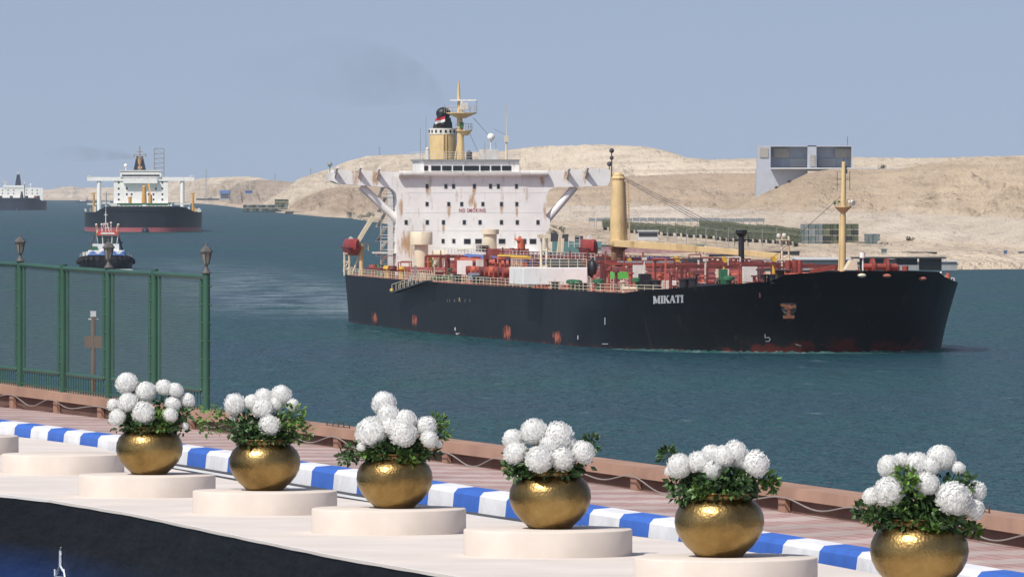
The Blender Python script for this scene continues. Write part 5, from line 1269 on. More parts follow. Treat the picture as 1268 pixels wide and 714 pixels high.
# accommodation ladder hung over the starboard side
l0 = hull_pt(499, 361.5, 1.1); l1 = hull_pt(541, 347.5, 1.1); q = MB()
q.beam(l0, l1, 1.0, 0.22); q.beam(l0+Vector((-1.2,0,0)), l0, 1.3, 0.25); lad = part(q, 'accommodation_ladder', DGREY)
q = MB()
for o_ in (-0.5, 0.5):
    off_ = Vector((0, o_, 0))
    for k in range(9): p = l0.lerp(l1, k/8)+off_; q.tube(p, p+Vector((0,0,1.1)), 0.05, n=4)
    q.tube(l0+off_+Vector((0,0,1.1)), l1+off_+Vector((0,0,1.1)), 0.05, n=4)
q.build('ladder_railing', CREAML, lad)
q = MB(); q.sphere(l0+Vector((-1.2,-0.3,0.25)), 0.3, 8, 6); q.build('yellow_buoy', YELLOW, lad)
q = MB(); a = hull_pt(512, 341, 0.3); q.beam(a, a+Vector((3.5,-0.8,-0.9)), 0.25, 0.3); q.beam(a+Vector((0,0.6,0)), a+Vector((0,0.6,1.4)), 0.3, 0.3); part(q, 'ladder_davit', GREY)
# stern: boat davit frame, provision crane boom, posts
tl_ = -14.0
for x in (426.5, 432.5): 
    q = MB(); ptube(q, x, 341, tl_, x, 312, tl_, 0.16, n=6); part(q, 'davit_post', CREAML)
q = MB()
for y_ in (314,324,333): ptube(q, 425, y_, tl_, 434, y_, tl_, 0.12, n=5)
ptube(q, 425, 336, tl_, 434, 318, tl_, 0.1, n=5); ptube(q, 436, 340, tl_, 450, 303, tl_+1, 0.16, n=6); part(q, 'davit_frame', CREAML)
q = MB(); q.beam(A.S(433,294,tl_-1), A.S(446,306,tl_-1), 0.35, 0.5); part(q, 'boat_davit', WHITE2)
q = MB(); ptube(q, 447.5, 341, tl_+2, 447.5, 302, tl_+2, 0.36, 0.3, 12); pv = part(q, 'provision_crane', CREAM, smooth=True)
q = MB(); q.beam(A.S(442.5,300,tl_+2), A.S(462,268,tl_+2), 0.5, 0.6); q.build('crane_boom', CREAML, pv)
railing('stern_platform_railing', [A.S(447,311,tl_+1.5), A.S(456,311,tl_+1.5)], CREAML, 1.3, 0.55, 0.05)
for x, m_ in ((470,GREEN),(480,YELLOW),(462,RED),(486,DRED),(497,YELLOW)):
    q = MB(); t_ = pt_(max(x,455), 0.8) if x > 470 else -6.0; y_ = A.at(x, t_); q.lathe([(0.35,6.9),(0.35,8.2),(0.7,8.3),(0.6,8.8)], 10, (t_, y_, 0)); part(q, 'deck_ventilator', m_, smooth=True)
# starboard-aft mooring winch area and port lifeboat gear beside the house
for x, y in ((664,315),(716,312)):
    q = MB(); t_ = -4 if x > 700 else 10; a = A.S(x+2, y+25, t_); q.beam(A.S(x+30 if x<700 else x, y+22, t_), A.S(x+33 if x<700 else x+3, y-20 if x<700 else y, t_), 0.35, 0.4); part(q, 'boat_davit', CREAML)
q = MB(); tD = 6.0; q.beam(A.S(690,324,tD), A.S(694.5,287,tD), 0.45, 0.45); q.beam(A.S(694.5,287,tD), A.S(681,281.5,tD), 0.35, 0.35); part(q, 'davit_arm', CREAML)
q = MB(); q.beam(A.S(720,316,tD), A.S(731,291,tD), 0.4, 0.4); q.beam(A.S(720,316,tD), A.S(718,330,tD), 0.4, 0.4); part(q, 'davit_arm', WHITE2)
railing('boat_deck_railing', [A.S(704,306,tD+1), A.S(718,306,tD+1)], WHITE2, 1.6, 0.8, 0.06)
pbox('winch_house', 684, 716, 317, 335, 12, 6, DRED)
# lifeboats hang in the davits: things of their own
LBM = M('lifeboat_red', (0.24,0.028,0.026), 0.45, var=0.2, scale=0.8)
def lifeboat(px, py, t_, lab):
    p = A.world(A.S(px, py, t_)); o = thing('lifeboat', lab, 'lifeboat', p, A.rz, 'red lifeboats of the black tanker')
    q = MB(); 
    for k_ in range(1): q.loft([[(t_*4.2, math.copysign(abs(math.cos(a_))**0.7, math.cos(a_))*1.05*w__, (math.copysign(abs(math.sin(a_))**0.8, math.sin(a_))*1.3*(0.55+0.45*w__))+ (0.35 if abs(t_) > .8 else 0)) for a_ in np.linspace(0, 2*math.pi, 19)] for t_, w__ in ((-1,.05),(-.92,.5),(-.6,.92),(-.2,1),(.2,1),(.6,.92),(.92,.5),(1,.05))])
    q.build('boat_hull', LBM, o, smooth='all')
    q = MB(); q.box(-3.9,3.9,-1.1,1.1,-0.12,0.06); q.build('rubbing_strake', DRED, o)
    q = MB(); q.sphere((-1.2,0,0.95), 0.6, 10, 6, 1.2, 0.9, 0.7); q.build('boat_cupola', ORANGE, o, smooth='all'); 
    q = MB(); q.box(1.2,1.6,-0.5,0.5,0.75,1.0); q.build('boat_hatch', DRED, o)
    return o
lifeboat(435.5, 306, -15.0, 'enclosed red lifeboat in the davits at the black tanker\'s stern corner')
lifeboat(728.5, 307, 7.0, 'enclosed red lifeboat beside the yellow crane of the black tanker')
#PART3
# ================================================================== THE SHIPS BEHIND
NAVY = nt('navy_hull_paint'); m, n, l, b = NAVY; NAVYM = m
t = n.new('ShaderNodeTexCoord'); v = t.outputs['Object']; s3 = n.new('ShaderNodeSeparateXYZ'); l.new(v, s3.inputs[0])
a = noise(n, l, v, 0.1, 4); r = ramp(n, [(0.3, (0.010,0.013,0.022)), (0.7, (0.020,0.024,0.036))]); l.new(a.outputs[0], r.inputs[0])
bz = n.new('ShaderNodeMapRange'); bz.inputs[1].default_value = 2.25; bz.inputs[2].default_value = 2.0; l.new(s3.outputs[2], bz.inputs[0])
c = mixc(n, l, bz.outputs[0], r.outputs[0], (0.36,0.10,0.11)); l.new(c, b.inputs['Base Color']); b.inputs['Roughness'].default_value = 0.45
NAVYP = M('navy_paint', (0.016,0.022,0.045), 0.5, var=0.2)
OCHRE = M('ochre_paint', (0.55,0.29,0.07), 0.55, var=0.2)
DECKG = M('green_deck', (0.05,0.14,0.09), 0.7, var=0.25)
def far_tanker(pxs, wy, hx, labels, hbw, specific, hmat=None):
    d0 = F*CZ/(wy-YH); u = d0/F; X0 = kx(pxs)*d0
    fr = Frame(X0-hx*215, d0+math.sqrt(1-hx*hx)*215, hx, -math.sqrt(1-hx*hx))
    root = thing('tanker_ship', labels, 'ship', (fr.x, fr.y, 0), fr.rz)
    HBk = hbw
    dp = [(-55,HBk*0.7),(-35,HBk*0.86),(-10,HBk*0.94),(20,HBk*0.99),(60,HBk),(120,HBk),(158,HBk)]
    wp = [(-50,HBk*0.5),(-32,HBk*0.75),(-8,HBk*0.9),(20,HBk*0.97),(60,HBk),(110,HBk),(145,HBk)]
    def zd(t, y):
        z = 9.5 + 2.9*float(smooth((t-190)/20.0)); return z
    rws, od = hull_rows(dp, wp, zd, (158.0, 57.0, HBk), (145.0, 68.0, HBk-0.5), nphi=24, stem_flare=1.3, pw=0.72)
    q = MB(); q.loft(rws); q.add([r[0] for r in rws] + [r[-1] for r in rws], [(k, k+1, len(rws)+k+1, len(rws)+k) for k in range(len(rws)-1)])
    hN = len(od)//2; q.build('hull', hmat or NAVYM, root, smooth=True)
    dd = MB(); dd.loft([[(p[0], p[1]*0.99, min(zd(*p), 10.6)-0.3) for p in od[:hN+1]], [(p[0], p[1]*0.99, min(zd(*p), 10.6)-0.3) for p in reversed(od[hN:])]]); dd.build('main_deck', DECKG, root, fix=False)
    q = MB(); q.sphere((208, 0, 0.4), 1.0, 14, 8, 8.5, 2.2, 2.6); q.build('bow_bulb', NAVYP, root, smooth='all')
    specific(fr, root, HBk)
    return fr, root
def fp_box(fr, root, name, x0, x1, y0, y1, t_, dpt, mat, bevel=0):
    a = fr.S(x0, y1, t_); c = fr.S(x1, y0, t_); q = MB(); q.box(t_-dpt, t_, a[1], c[1], a[2], c[2]); return q.build(name, mat, root, bevel=bevel)
def second(fr, root, HBk):
    B = lambda *a, **k: fp_box(fr, root, *a, **k)
    S = fr.S
    B('superstructure', 141, 208, 219.5, 262, 0, 22, WHITE)
    B('superstructure_base', 136, 213, 251.5, 264, 3, 30, WHITE2)
    wh = B('wheelhouse', 149, 199.5, 211, 219, 1.2, 12, WHITE)
    B('bridge_roof_edge', 148, 200.5, 210.6, 212, 1.6, 13, WHITE2)
    q = MB(); a = S(151, 218.2, 1.25); c = S(197.5, 216.2, 1.25); q.box(1.2, 1.3, a[1], c[1], a[2], c[2]); q.build('bridge_window', GLASS, wh)
    B('bridge_apron', 153, 195, 221, 227, 2.5, 2.6, WHITE)
    q = MB(); a = S(108, 224, 0.5); c = S(240.5, 219.3, 0.5); q.box(-4, 0.5, a[1], c[1], a[2], c[2]); w_ = q.build('bridge_wing', WHITE, root)
    for x in (110.5, 237.5):
        q = MB(); a = S(x-2.5, 219.4, 0.6); c = S(x+2.5, 217.4, 0.6); q.box(-3, 0.6, a[1], c[1], a[2], c[2]); q.build('wing_cab', WHITE2, w_)
    for x in (122.8, 225.8):
        q = MB(); q.tube(S(x,224,-1), S(x,262,-1), 1.1, n=10); q.build('wing_pillar', WHITE, root, smooth=True)
    for x, y in [(147,226),(147,233.5),(147,240.5),(157,240.5),(163,240.5),(167,226),(172,226),(184,240.5),(190,240.5),(192,226),(201,226),(201,233.5),(201,240.5),(157,233.5),(193,233.5),(147,247),(201,247),(160,247),(190,247)]:
        c = S(x, y, 0); q = MB(); q.box(0, 0.08, c[1]-0.42, c[1]+0.42, c[2]-0.5, c[2]+0.5); q.build('window', GLASS, root)
    q = MB(); a = S(165.5, 211, -10); b_ = S(181, 211, -10); c = S(177.5, 196, -10); e = S(168.5, 196, -10)
    q.prism([(a[1],a[2]),(b_[1],b_[2]),(c[1],c[2]),(e[1],e[2])], lambda p, k: (-10-7*k, p[0], p[1])); fu = q.build('funnel', NAVYP, root)
    q = MB(); q.tube(S(173,197,-9.9), S(173,203,-9.9), 1.1, 0.8, 8); q.beam(S(170.5,207.5,-9.8), S(176,207.5,-9.8), 0.3, 1.2); q.build('funnel_mark', OCHRE, fu)
    for x in (170,173,176):
        q = MB(); q.tube(S(x,196,-13), S(x,193.5,-13), 0.5, n=8); q.build('exhaust_pipe', BLACK, fu)
    q = MB(); q.tube(S(173,211,-3), S(173,181,-3), 0.55, 0.25, 8)
    for y, w_ in ((196,5),(192,7.5),(188,3.5)): q.beam(S(173-w_,y,-3), S(173+w_,y,-3), 0.4, 0.4)
    for x, y in ((166,195),(180.5,194)): q.tube(S(x,y,-3), S(x,y-4,-3), 0.3, n=6)
    q.build('radar_mast', M('mast_tan', (0.33,0.24,0.16), 0.6), root)
    q = MB(); q.sphere(S(155.8,205,-4), 1.0, 12, 8); q.tube(S(155.8,206,-4), S(155.8,211,-4), 0.25); q.build('satellite_dome', WHITE, root, smooth=True)
    q = MB(); tt = -18
    for x in (191, 203):
        for o_ in (0, -2.0): a = S(x, 218, tt); q.tube((tt+o_, a[1], a[2]-6), S(x+0.2, 184, tt)[0:1] and (tt+o_, S(x+0.2,184,tt)[1], S(x,184,tt)[2]), 0.22, n=5)
    for k in range(6): 
        y = 184+k*6.0; q.tube(S(191,y,tt), S(203,y,tt), 0.2, n=5); q.tube(S(191,y,tt), S(203,y+6,tt), 0.12, n=4)
    q.build('lattice_tower', GREY, root)
    cr = MB(); tq = 70; cr.tube(S(178.5,254,tq), S(178.5,233,tq), 1.4, 1.0, 12); cr.sphere(S(178.5,232,tq), 1.1, 10, 6); cr.build('deck_crane', OCHRE, root, smooth=True)
    cr = MB(); cr.tube(S(186,254,tq+20), S(186,241,tq+20), 1.1, 0.9, 10); cr.beam(S(186,241,tq+20), S(184,228,tq+10), 0.7, 0.7); cr.build('deck_crane', OCHRE, root, smooth=True)
    for x in (116, 239):
        q = MB(); q.tube(S(x,262,110), S(x,240,110), 0.6, 0.5, 8); q.beam(S(x-3.5,240,110), S(x+3,239,110), 0.5, 0.6); q.build('hose_post', OCHRE, root)
    q = MB(); q.tube(S(161,252,90), S(161,244,90), 0.8); q.beam(S(158.5,245,90), S(163.5,244,90), 0.7, 0.8); q.build('vent_post', OCHRE, root)
    q = MB()
    for x0, x1, y in ((145,212,252.2),(148,208,253.6)):
        q.tube(S(x0,y,120), S(x1,y,120), 0.35, n=6)
    for k in range(14): x = 146+k*4.9; q.tube(S(x,256,120), S(x,251.5,120), 0.2, n=5)
    q.build('manifold_pipes', DECKG, root)
    q = MB(); tq = 210; z = S(131,246,120); q.tube(S(131.5,258,196), S(131.5,237,196), 0.4, 0.2, 8); q.beam(S(127,240.5,196), S(140,240.5,196), 0.3, 0.4); q.build('foremast', GREY, root)
    q = MB(); a = S(176.5,257.5,205); c = S(181,253.5,205); q.box(203, 205, a[1], c[1], a[2], c[2]); q.build('white_locker', WHITE, root)
    for x0, x1, y0, y1 in ((108,120,251.5,253.5),(126,136,250,252.5),(216,236,251.5,253.5)):
        B('deck_structure', x0, x1, y0, y1, 100, 4, WHITE2)
    for k in range(24):
        x = 112+k*5.8+rg.uniform(-1.5,1.5); tq = rg.uniform(60,150); q = MB(); q.box(tq-1, tq+1, fr.at(x-1.2,tq), fr.at(x+1.2,tq), 9.3, 9.3+rg.uniform(1,3.2)); q.build('deck_fitting', rg.choice([WHITE2, DECKG, OCHRE, DGREY, GREY, CREAML]), root)
    fr_pts = [(t_, s_*(-HBk*0.985), 9.5) for s_ in (1,) for t_ in np.linspace(0, 150, 5)]
    railing('deck_railing', fr_pts, WHITE2, 1.3, 6, 0.09, root); railing('deck_railing', [(a, -b_, c) for a, b_, c in fr_pts], WHITE2, 1.3, 6, 0.09, root)
far_tanker(180, 287.2, 0.058, 'navy hulled tanker seen bow on, with pillared white bridge wings, behind the tugboat', 28.6, second)
def third(fr, root, HBk):
    B = lambda *a, **k: fp_box(fr, root, *a, **k); S = fr.S
    B('superstructure', -8, 53, 232.5, 249, 0, 24, WHITE); B('bridge_deck', 4, 31, 229.5, 232.5, 0.5, 14, WHITE)
    B('superstructure_base', -6, 46, 244, 250, 3, 20, WHITE2)
    for x in (3, 10, 17, 33, 40, 46):
        for y in (235.5, 239.5): 
            c = S(x, y, 0.1); q = MB(); q.box(0, 0.12, c[1]-0.6, c[1]+0.6, c[2]-0.6, c[2]+0.6); q.build('window', GLASS, root)
    q = MB(); q.prism([S(18.5,230,-10)[1:], S(26.5,230,-10)[1:], S(24.5,216,-10)[1:], S(21,216,-10)[1:]], lambda p, k: (-10-7*k, p[0], p[1])); q.build('funnel', NAVYP, root)
    q = MB(); q.tube(S(22.5,216,-9), S(22.5,212.5,-9), 0.5); q.tube(S(30.5,230,-5), S(30.5,224,-5), 0.4); q.build('radar_mast', WHITE2, root)
    q = MB(); q.sphere(S(38,228.8,-4), 1.2, 10, 6); q.tube(S(38,229,-4), S(38,233,-4), 0.3); q.build('satellite_dome', WHITE, root, smooth=True)
    q = MB(); q.tube(S(6.5,230,-4), S(6.5,223,-4), 0.7, 0.4); q.beam(S(3,225,-4), S(10,225,-4), 0.5, 0.5); q.build('signal_mast', CREAML, root)
    q = MB(); q.tube(S(27,246,60), S(27,237,60), 2.2, 0.8, 10); q.build('deck_crane', NAVYP, root); 
    q = MB(); q.tube(S(30.5,246,40), S(30.5,228,40), 0.4); q.build('foremast', DGREY, root)
    for x, m_ in ((33,NAVYP),(44,M('faded_red', (0.25,0.05,0.05), 0.7)),(47.5,NAVYP),(1,NAVYP),(14,DGREY)):
        q = MB(); c = S(x, 245, 90); q.box(88,92,c[1]-1.6,c[1]+1.6,9.3,c[2]+2.2); q.build('deck_fitting', m_, root)
far_tanker(22, 260.2, 0.068, 'farthest tanker, hazy navy hull and white superstructure, cut by the edge of the view', 30.2, third, NAVYP)

# ------------------------------------------------------------------ tugboat
TG = Frame(kx(131)*2041-0.05*14, 2041+14, 0.05, -0.9987)
tug = thing('tugboat', 'stout black hulled tugboat with white deckhouse and orange red wheelhouse roof, behind the fence', 'tugboat', (TG.x, TG.y, 0), TG.rz)
S = TG.S
trw, tod = hull_rows([(-15,5.8),(-8,6.8),(0,7.1),(4,7.1)], [(-14,5.2),(-8,6.2),(0,6.6),(3,6.6)], lambda t_, y_: 2.6+1.1*float(smooth((t_-2)/12)), (4,10,7.1), (3,9.5,6.6), nphi=14, nz=6, pw=0.8)
q = MB(); q.loft(trw); q.add([r[0] for r in trw]+[r[-1] for r in trw], [(k,k+1,len(trw)+k+1,len(trw)+k) for k in range(len(trw)-1)]); hN = len(tod)//2
q.build('hull', BLACK, tug, smooth=True)
q = MB(); q.loft([[(p[0]*0.98,p[1]*0.97,2.45) for p in tod[:hN+1]], [(p[0]*0.98,p[1]*0.97,2.45) for p in reversed(tod[hN:])]]); q.build('main_deck', DECKG, tug, fix=False)
RUB = M('tyre_rubber', (0.018,0.018,0.020), 0.9)
for i in range(3, len(tod)-3, 2):
    t_, y_ = tod[i]; z = trw[-1][i][2]-0.8; q = MB(); 
    nx_, ny_ = (t_-2)/10.0, y_/7.1; nn = Vector((max(0,nx_), ny_, 0)).normalized() if (nx_ > 0 or abs(ny_) > .1) else Vector((0,1,0))
    c = Vector((t_, y_, z)); q.tube(c-nn*0.15, c+nn*0.32, 0.62, 0.55, 12); q.build('tyre_fender', RUB, tug, smooth=True)
WB_ = nt('tug_white_with_blue'); m, n, l, b = WB_
t = n.new('ShaderNodeTexCoord'); s3 = n.new('ShaderNodeSeparateXYZ'); l.new(t.outputs['Object'], s3.inputs[0])
wv_ = math_(n, l, 'ADD', s3.outputs[2], math_(n, l, 'MULTIPLY', math_(n, l, 'SINE', math_(n, l, 'MULTIPLY', s3.outputs[1], 2.4)), 0.45))
rr_ = ramp(n, [(0.30, (0,0,0)), (0.33, (1,1,1)), (0.42, (1,1,1)), (0.45, (0,0,0))]); l.new(math_(n, l, 'MULTIPLY', wv_, 0.1), rr_.inputs[0])
l.new(mixc(n, l, rr_.outputs[0], (0.72,0.72,0.73), (0.05,0.16,0.5)), b.inputs['Base Color'])
def tbox(name, x0, x1, y0, y1, t_, dpt, mat, bevel=0.05, parent=None):
    a = S(x0,y1,t_); c = S(x1,y0,t_); q = MB(); q.box(t_-dpt,t_,a[1],c[1],a[2],c[2]); return q.build(name, mat, parent or tug, bevel=bevel)
tbox('lower_deckhouse', 109, 154.5, 310, 322, 5.5, 13, m, 0.15)
tbox('upper_deckhouse', 114.5, 147.5, 302, 310.2, 4.0, 8, TEXTWHITE)
tbox('green_cabinet', 114, 120.5, 305, 312, 4.6, 0.5, GREEN)
# wheelhouse: tapered, big windows
q = MB(); a = S(121.5,303,3.2); c = S(144.5,303,3.2); e = S(119,291,3.2); g = S(147,291,3.2)
q.prism([(a[1],a[2]),(c[1],c[2]),(g[1],g[2]),(e[1],e[2])], lambda p,k: (3.2-5.5*k, p[0], p[1])); wh_ = q.build('wheelhouse', TEXTWHITE, tug)
for x0, x1 in ((121.5,126.5),(127.8,137.5),(138.8,144)):
    q = MB(); a = S(x0,302,3.25); c = S(x1,302,3.25); e = S(x1+(x1-132.5)*0.09,292.3,3.25); g = S(x0+(x0-132.5)*0.09,292.3,3.25)
    q.prism([(p[1],p[2]) for p in (a,c,e,g)], lambda p,k: (3.27-0.06*k, p[0], p[1])); q.build('wheelhouse_window', M('tug_glass', (0.03,0.045,0.045), 0.1), wh_)
q = MB(); P_ = [(118.5,291),(147.5,291),(145,286.5),(121.5,286.5)]; q.prism([S(x,y,3.6)[1:] for x,y in P_], lambda p,k: (3.6-6.5*k, p[0], p[1])); q.build('wheelhouse_roof', M('orange_red_paint', (0.55,0.07,0.03), 0.5), tug)
q = MB(); P_ = [(124,290),(142.5,290),(141,287.6),(125.5,287.6)]; q.prism([S(x,y,3.65)[1:] for x,y in P_], lambda p,k: (3.66-0.1*k, p[0], p[1])); q.build('roof_panel', WHITE2, tug)
q = MB()
q.tube(S(126.5,287,0), S(129.5,276,0), 0.14); q.tube(S(135.5,287,0), S(132.5,276,0), 0.14); q.tube(S(131,287,0), S(131,262,0), 0.12); q.tube(S(131,262,0), S(131,237,0), 0.06, 0.04)
for y, w_ in ((282,4.5),(277,3.5),(266,2.2),(255,1.5)): q.tube(S(131-w_,y,0), S(131+w_,y,0), 0.1)
q.build('mast', WHITE2, tug)
for x in (120.5, 145):
    q = MB(); q.tube(S(x,290,1), S(x,282,1), 0.2); s_ = -1 if x < 131 else 1; q.beam(S(x+s_*0.5,283,1), S(x-s_*1.0+s_*2.5,277.5,1.8), 0.45, 0.45); q.build('fire_monitor', CREAML, tug)
for x, h_ in ((126,278),(137.5,276)):
    q = MB(); q.tube(S(x,287,0.5), S(x,h_,0.5), 0.09); q.sphere(S(x,h_,0.5), 0.3, 8, 6); q.build('roof_light', WHITE2, tug)
for x0, x1 in ((117,111),(146,152)):
    q = MB(); q.tube(S(x0,290,-2), S(x1,312,-2), 0.28); q.tube(S(x0*0.55+x1*0.45,300,-2), S(x1,300,-2), 0.2); q.build('side_strut', DGREY, tug)
for x, m_ in ((112,BLUE),(108,TEXTWHITE),(104,WHITE2),(150,GREY),(154,DGREY),(115,DRED)):
    q = MB(); q.tube(S(x,322,1.5), S(x,308+abs(x-131)*0.15,1.5), 0.45, 0.35); q.build('deck_fitting', m_, tug)
railing('tug_railing', [(tod[i][0]*0.95, tod[i][1]*0.93, trw[-1][i][2]-0.1) for i in range(2, len(tod)-2, 2)], WHITE2, 1.0, 1.4, 0.05, tug, 2)
q = MB(); rg2 = random.Random(3)
for k in range(26):
    x = rg2.uniform(101,163); a = TG.world(S(x, 336.5+rg2.uniform(-0.6,1.2), 15)); r_ = rg2.uniform(0.4,1.3); q.lathe([(r_,0.02),(r_*0.6,0.16),(0.01,0.2)], 8, (a.x, a.y, 0))
tag(q.build('bow_foam', M('sea_foam', (0.55,0.60,0.62), 0.8)), kind='stuff')
# the low wave the tanker pushes along its bow
q = MB(); wvr = [[], [], []]; rw = rows[2]
j0, j1 = int(len(rw)*0.20), int(len(rw)*0.74)
for j in range(j0, j1):
    for f in (0.0, 0.34, 0.67):
        t_ = lerp(rw[j][0], rw[j+1][0], f); y_ = lerp(rw[j][1], rw[j+1][1], f)
        k_ = float(smooth((t_-196)/22)); hgt = (0.04+0.30*k_)*rg2.uniform(0.15,1.0); dn = Vector((t_-196, y_*1.6, 0)).normalized() if t_ > 196 else Vector((0, y_, 0)).normalized()
        p0 = A.world((t_-dn.x*0.3, y_-dn.y*0.3, -0.1)); p1 = A.world((t_+dn.x*0.25, y_+dn.y*0.25, hgt)); p2 = A.world((t_+dn.x*(1.2+2*k_), y_+dn.y*(1.2+2*k_), -0.02))
        wvr[0].append(p0); wvr[1].append(p1); wvr[2].append(p2)
q.loft(wvr)
m, n, l, b = nt('bow_wave_water'); t = n.new('ShaderNodeTexCoord'); ns = noise(n, l, t.outputs['Object'], 0.55, 5, 0.7); r = ramp(n, [(0.50, (0.02,0.085,0.082)), (0.60, (0.10,0.17,0.17)), (0.72, (0.45,0.50,0.50))]); l.new(ns.outputs[0], r.inputs[0]); l.new(r.outputs[0], b.inputs['Base Color']); b.inputs['Roughness'].default_value = 0.5
tag(q.build('bow_wave', m, fix=True), kind='stuff')
# tiny boat far up the canal
dB = F*CZ/(251.0-YH); bt = thing('work_boat', 'tiny red and white work boat far up the canal between the two distant tankers', 'boat', (kx(102)*dB, dB, 0))
u = dB/F
q = MB(); q.prism([(-8*u,0.2),(7*u,0.2),(8.5*u,2.4*u),(-8.5*u,1.8*u)], lambda p,k: (p[0], -3+6*k, p[1])); q.build('hull', NAVYP, bt)
q = MB(); q.box(-3*u,4*u,-2,2,2*u,3.6*u); q.build('deckhouse', TEXTWHITE, bt)
q = MB(); q.tube((6*u,0,1.8*u),(6*u,0,6.5*u),0.5); q.box(4.5*u,7.5*u,-1,1,1.8*u,3.5*u); q.build('mast', M('faded_red', (0.25,0.05,0.05), 0.7), bt)

# ================================================================== ON THE FAR BANK
def far_z(px, d): return ground_z(px, d)
def fbox(mb, x0, x1, y0, y1, d, dep, mi=0): 
    a = W(x0, y1, d); c = W(x1, y0, d); mb.box(a[0], c[0], d, d+dep, a[2], c[2], mi); return mb
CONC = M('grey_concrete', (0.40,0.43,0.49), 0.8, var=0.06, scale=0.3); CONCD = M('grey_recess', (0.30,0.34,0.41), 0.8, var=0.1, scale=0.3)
SCREEN = M('perforated_screen', (0.34,0.32,0.29), 0.9, var=0.25, scale=1.5); CONCL = M('pale_concrete', (0.52,0.53,0.54), 0.8, var=0.05)
dT = 4060.0; u = dT/F
mon = thing('block_building', 'large grey concrete block building with two deep recesses on top of the sand hill', 'building', (kx(996)*dT, dT, 0)); mo = Vector((kx(996)*dT, dT, 0))
def mpart(name, lst, mat, parent=None):
    q = MB()
    for x0, x1, y0, y1, a, dep in lst: fbox(q, x0, x1, y0, y1, dT+a, dep)
    return q.build(name, mat, parent or mon, mo)
mw = mpart('wall', [(938,954.2,180.3,209,0,18),(1000,1011,180.3,209,0,18),(954.2,1055.5,180.3,181.6,0,18),(1054.4,1055.6,181.6,209,0,18),(936.8,1000,209,262,-0.6,20)], CONC)
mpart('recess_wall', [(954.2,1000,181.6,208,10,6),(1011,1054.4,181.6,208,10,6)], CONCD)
mpart('screen_panel', [(958,977,184,195.3,8.5,1)], SCREEN); mpart('screen_panel', [(1034,1054,184,195.3,8.5,1)], SCREEN)
mpart('slatted_panel', [(978.5,999,197+k*2,197.9+k*2,8.8,0.8) for k in range(6)], CONCL); mpart('slatted_panel', [(1013.5,1034,197+k*2,197.9+k*2,8.8,0.8) for k in range(6)], CONCL)
mpart('screen_panel', [(941,951,183,195,-0.5,0.5)], SCREEN); mpart('screen_panel', [(1003,1009,192,206,-0.5,0.5)], SCREEN)
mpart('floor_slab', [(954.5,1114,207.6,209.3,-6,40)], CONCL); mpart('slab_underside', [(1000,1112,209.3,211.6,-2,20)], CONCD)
q = MB(); q.tube(W(1049.5,181,dT+5), W(1049.5,169,dT+5), 0.12); q.build('lightning_rod', DGREY, mon, mo)

# rows of ribbon bridge pontoons parked on the bank
OLIVE = M('olive_drab_paint', (0.070,0.085,0.046), 0.7, var=0.3, scale=0.4); OLIVED = M('dark_olive', (0.03,0.036,0.03), 0.8, var=0.3)
BAYG = M('bay_grey', (0.20,0.22,0.23), 0.7, var=0.2)
# the long row of olive bays, each on its dark cradle
NB = 30
def bay_proto():
    r_ = thing('pontoon_bay', 'olive green folded pontoon bay on a dark cradle in the long front row', 'pontoon', (0,0,0), 0, 'olive pontoon bays parked in a row on the far bank')
    q = MB(); q.add([(-2.6,0,1.7),(2.9,0,2.0),(2.6,0,4.3),(-2.9,0,4.9),(-2.6,9,1.9),(2.9,9,2.2),(2.6,9,4.5),(-2.9,9,5.1)], [(0,1,2,3),(7,6,5,4),(0,4,5,1),(1,5,6,2),(2,6,7,3),(3,7,4,0)]); q.build('pontoon_hull', OLIVE, r_, bevel=0.08)
    q = MB(); q.add([(-2.9,0.1,5.2),(2.6,0.1,4.5),(2.7,0.1,5.7),(-2.8,0.1,6.5),(-2.9,9,5.4),(2.6,9,4.7),(2.7,9,5.9),(-2.8,9,6.7)], [(0,1,2,3),(7,6,5,4),(0,4,5,1),(1,5,6,2),(2,6,7,3),(3,7,4,0)]); q.build('folded_ramp', M('light_olive_paint', (0.105,0.118,0.065), 0.7, var=0.3, scale=0.4), r_, bevel=0.08)
    q = MB(); q.box(-2.2,0.6,0.3,8.5,0.0,1.65); q.box(-2.0,-1.6,-0.5,0.3,0,2.6); q.box(0.2,0.5,-0.5,0.3,0,2.2); q.build('cradle', OLIVED, r_)
    return r_
proto = bay_proto()
for i in range(NB):
    x = 751 + i*8.15; d = lerp(3150, 2560, i/(NB-1))
    o = proto if i == 0 else copy_tree(proto)
    yb = lerp(285, 311, i/(NB-1)); 
    o.location = (kx(x)*d, d, max(far_z(x, d)-0.1, CZ-(yb-YH)/F*d)); o.scale = (0.5, 0.9, 0.66); o.rotation_euler.z = rg.uniform(-0.05,0.05)
for i in range(22):     # second and third rows behind
    x = 872 + i*5.4 + (i % 2)*2; d = lerp(3250, 2850, i/21)
    o = copy_tree(proto); o['label'] = 'olive green pontoon bay of the rear row, showing above the front row'; o['group'] = 'olive pontoon bays of the rear row'
    yb = lerp(288, 298, i/21); o.location = (kx(x)*d, d, max(far_z(x, d)-0.1, CZ-(yb-YH)/F*d)); o.scale = (0.62, 0.9, 0.62)
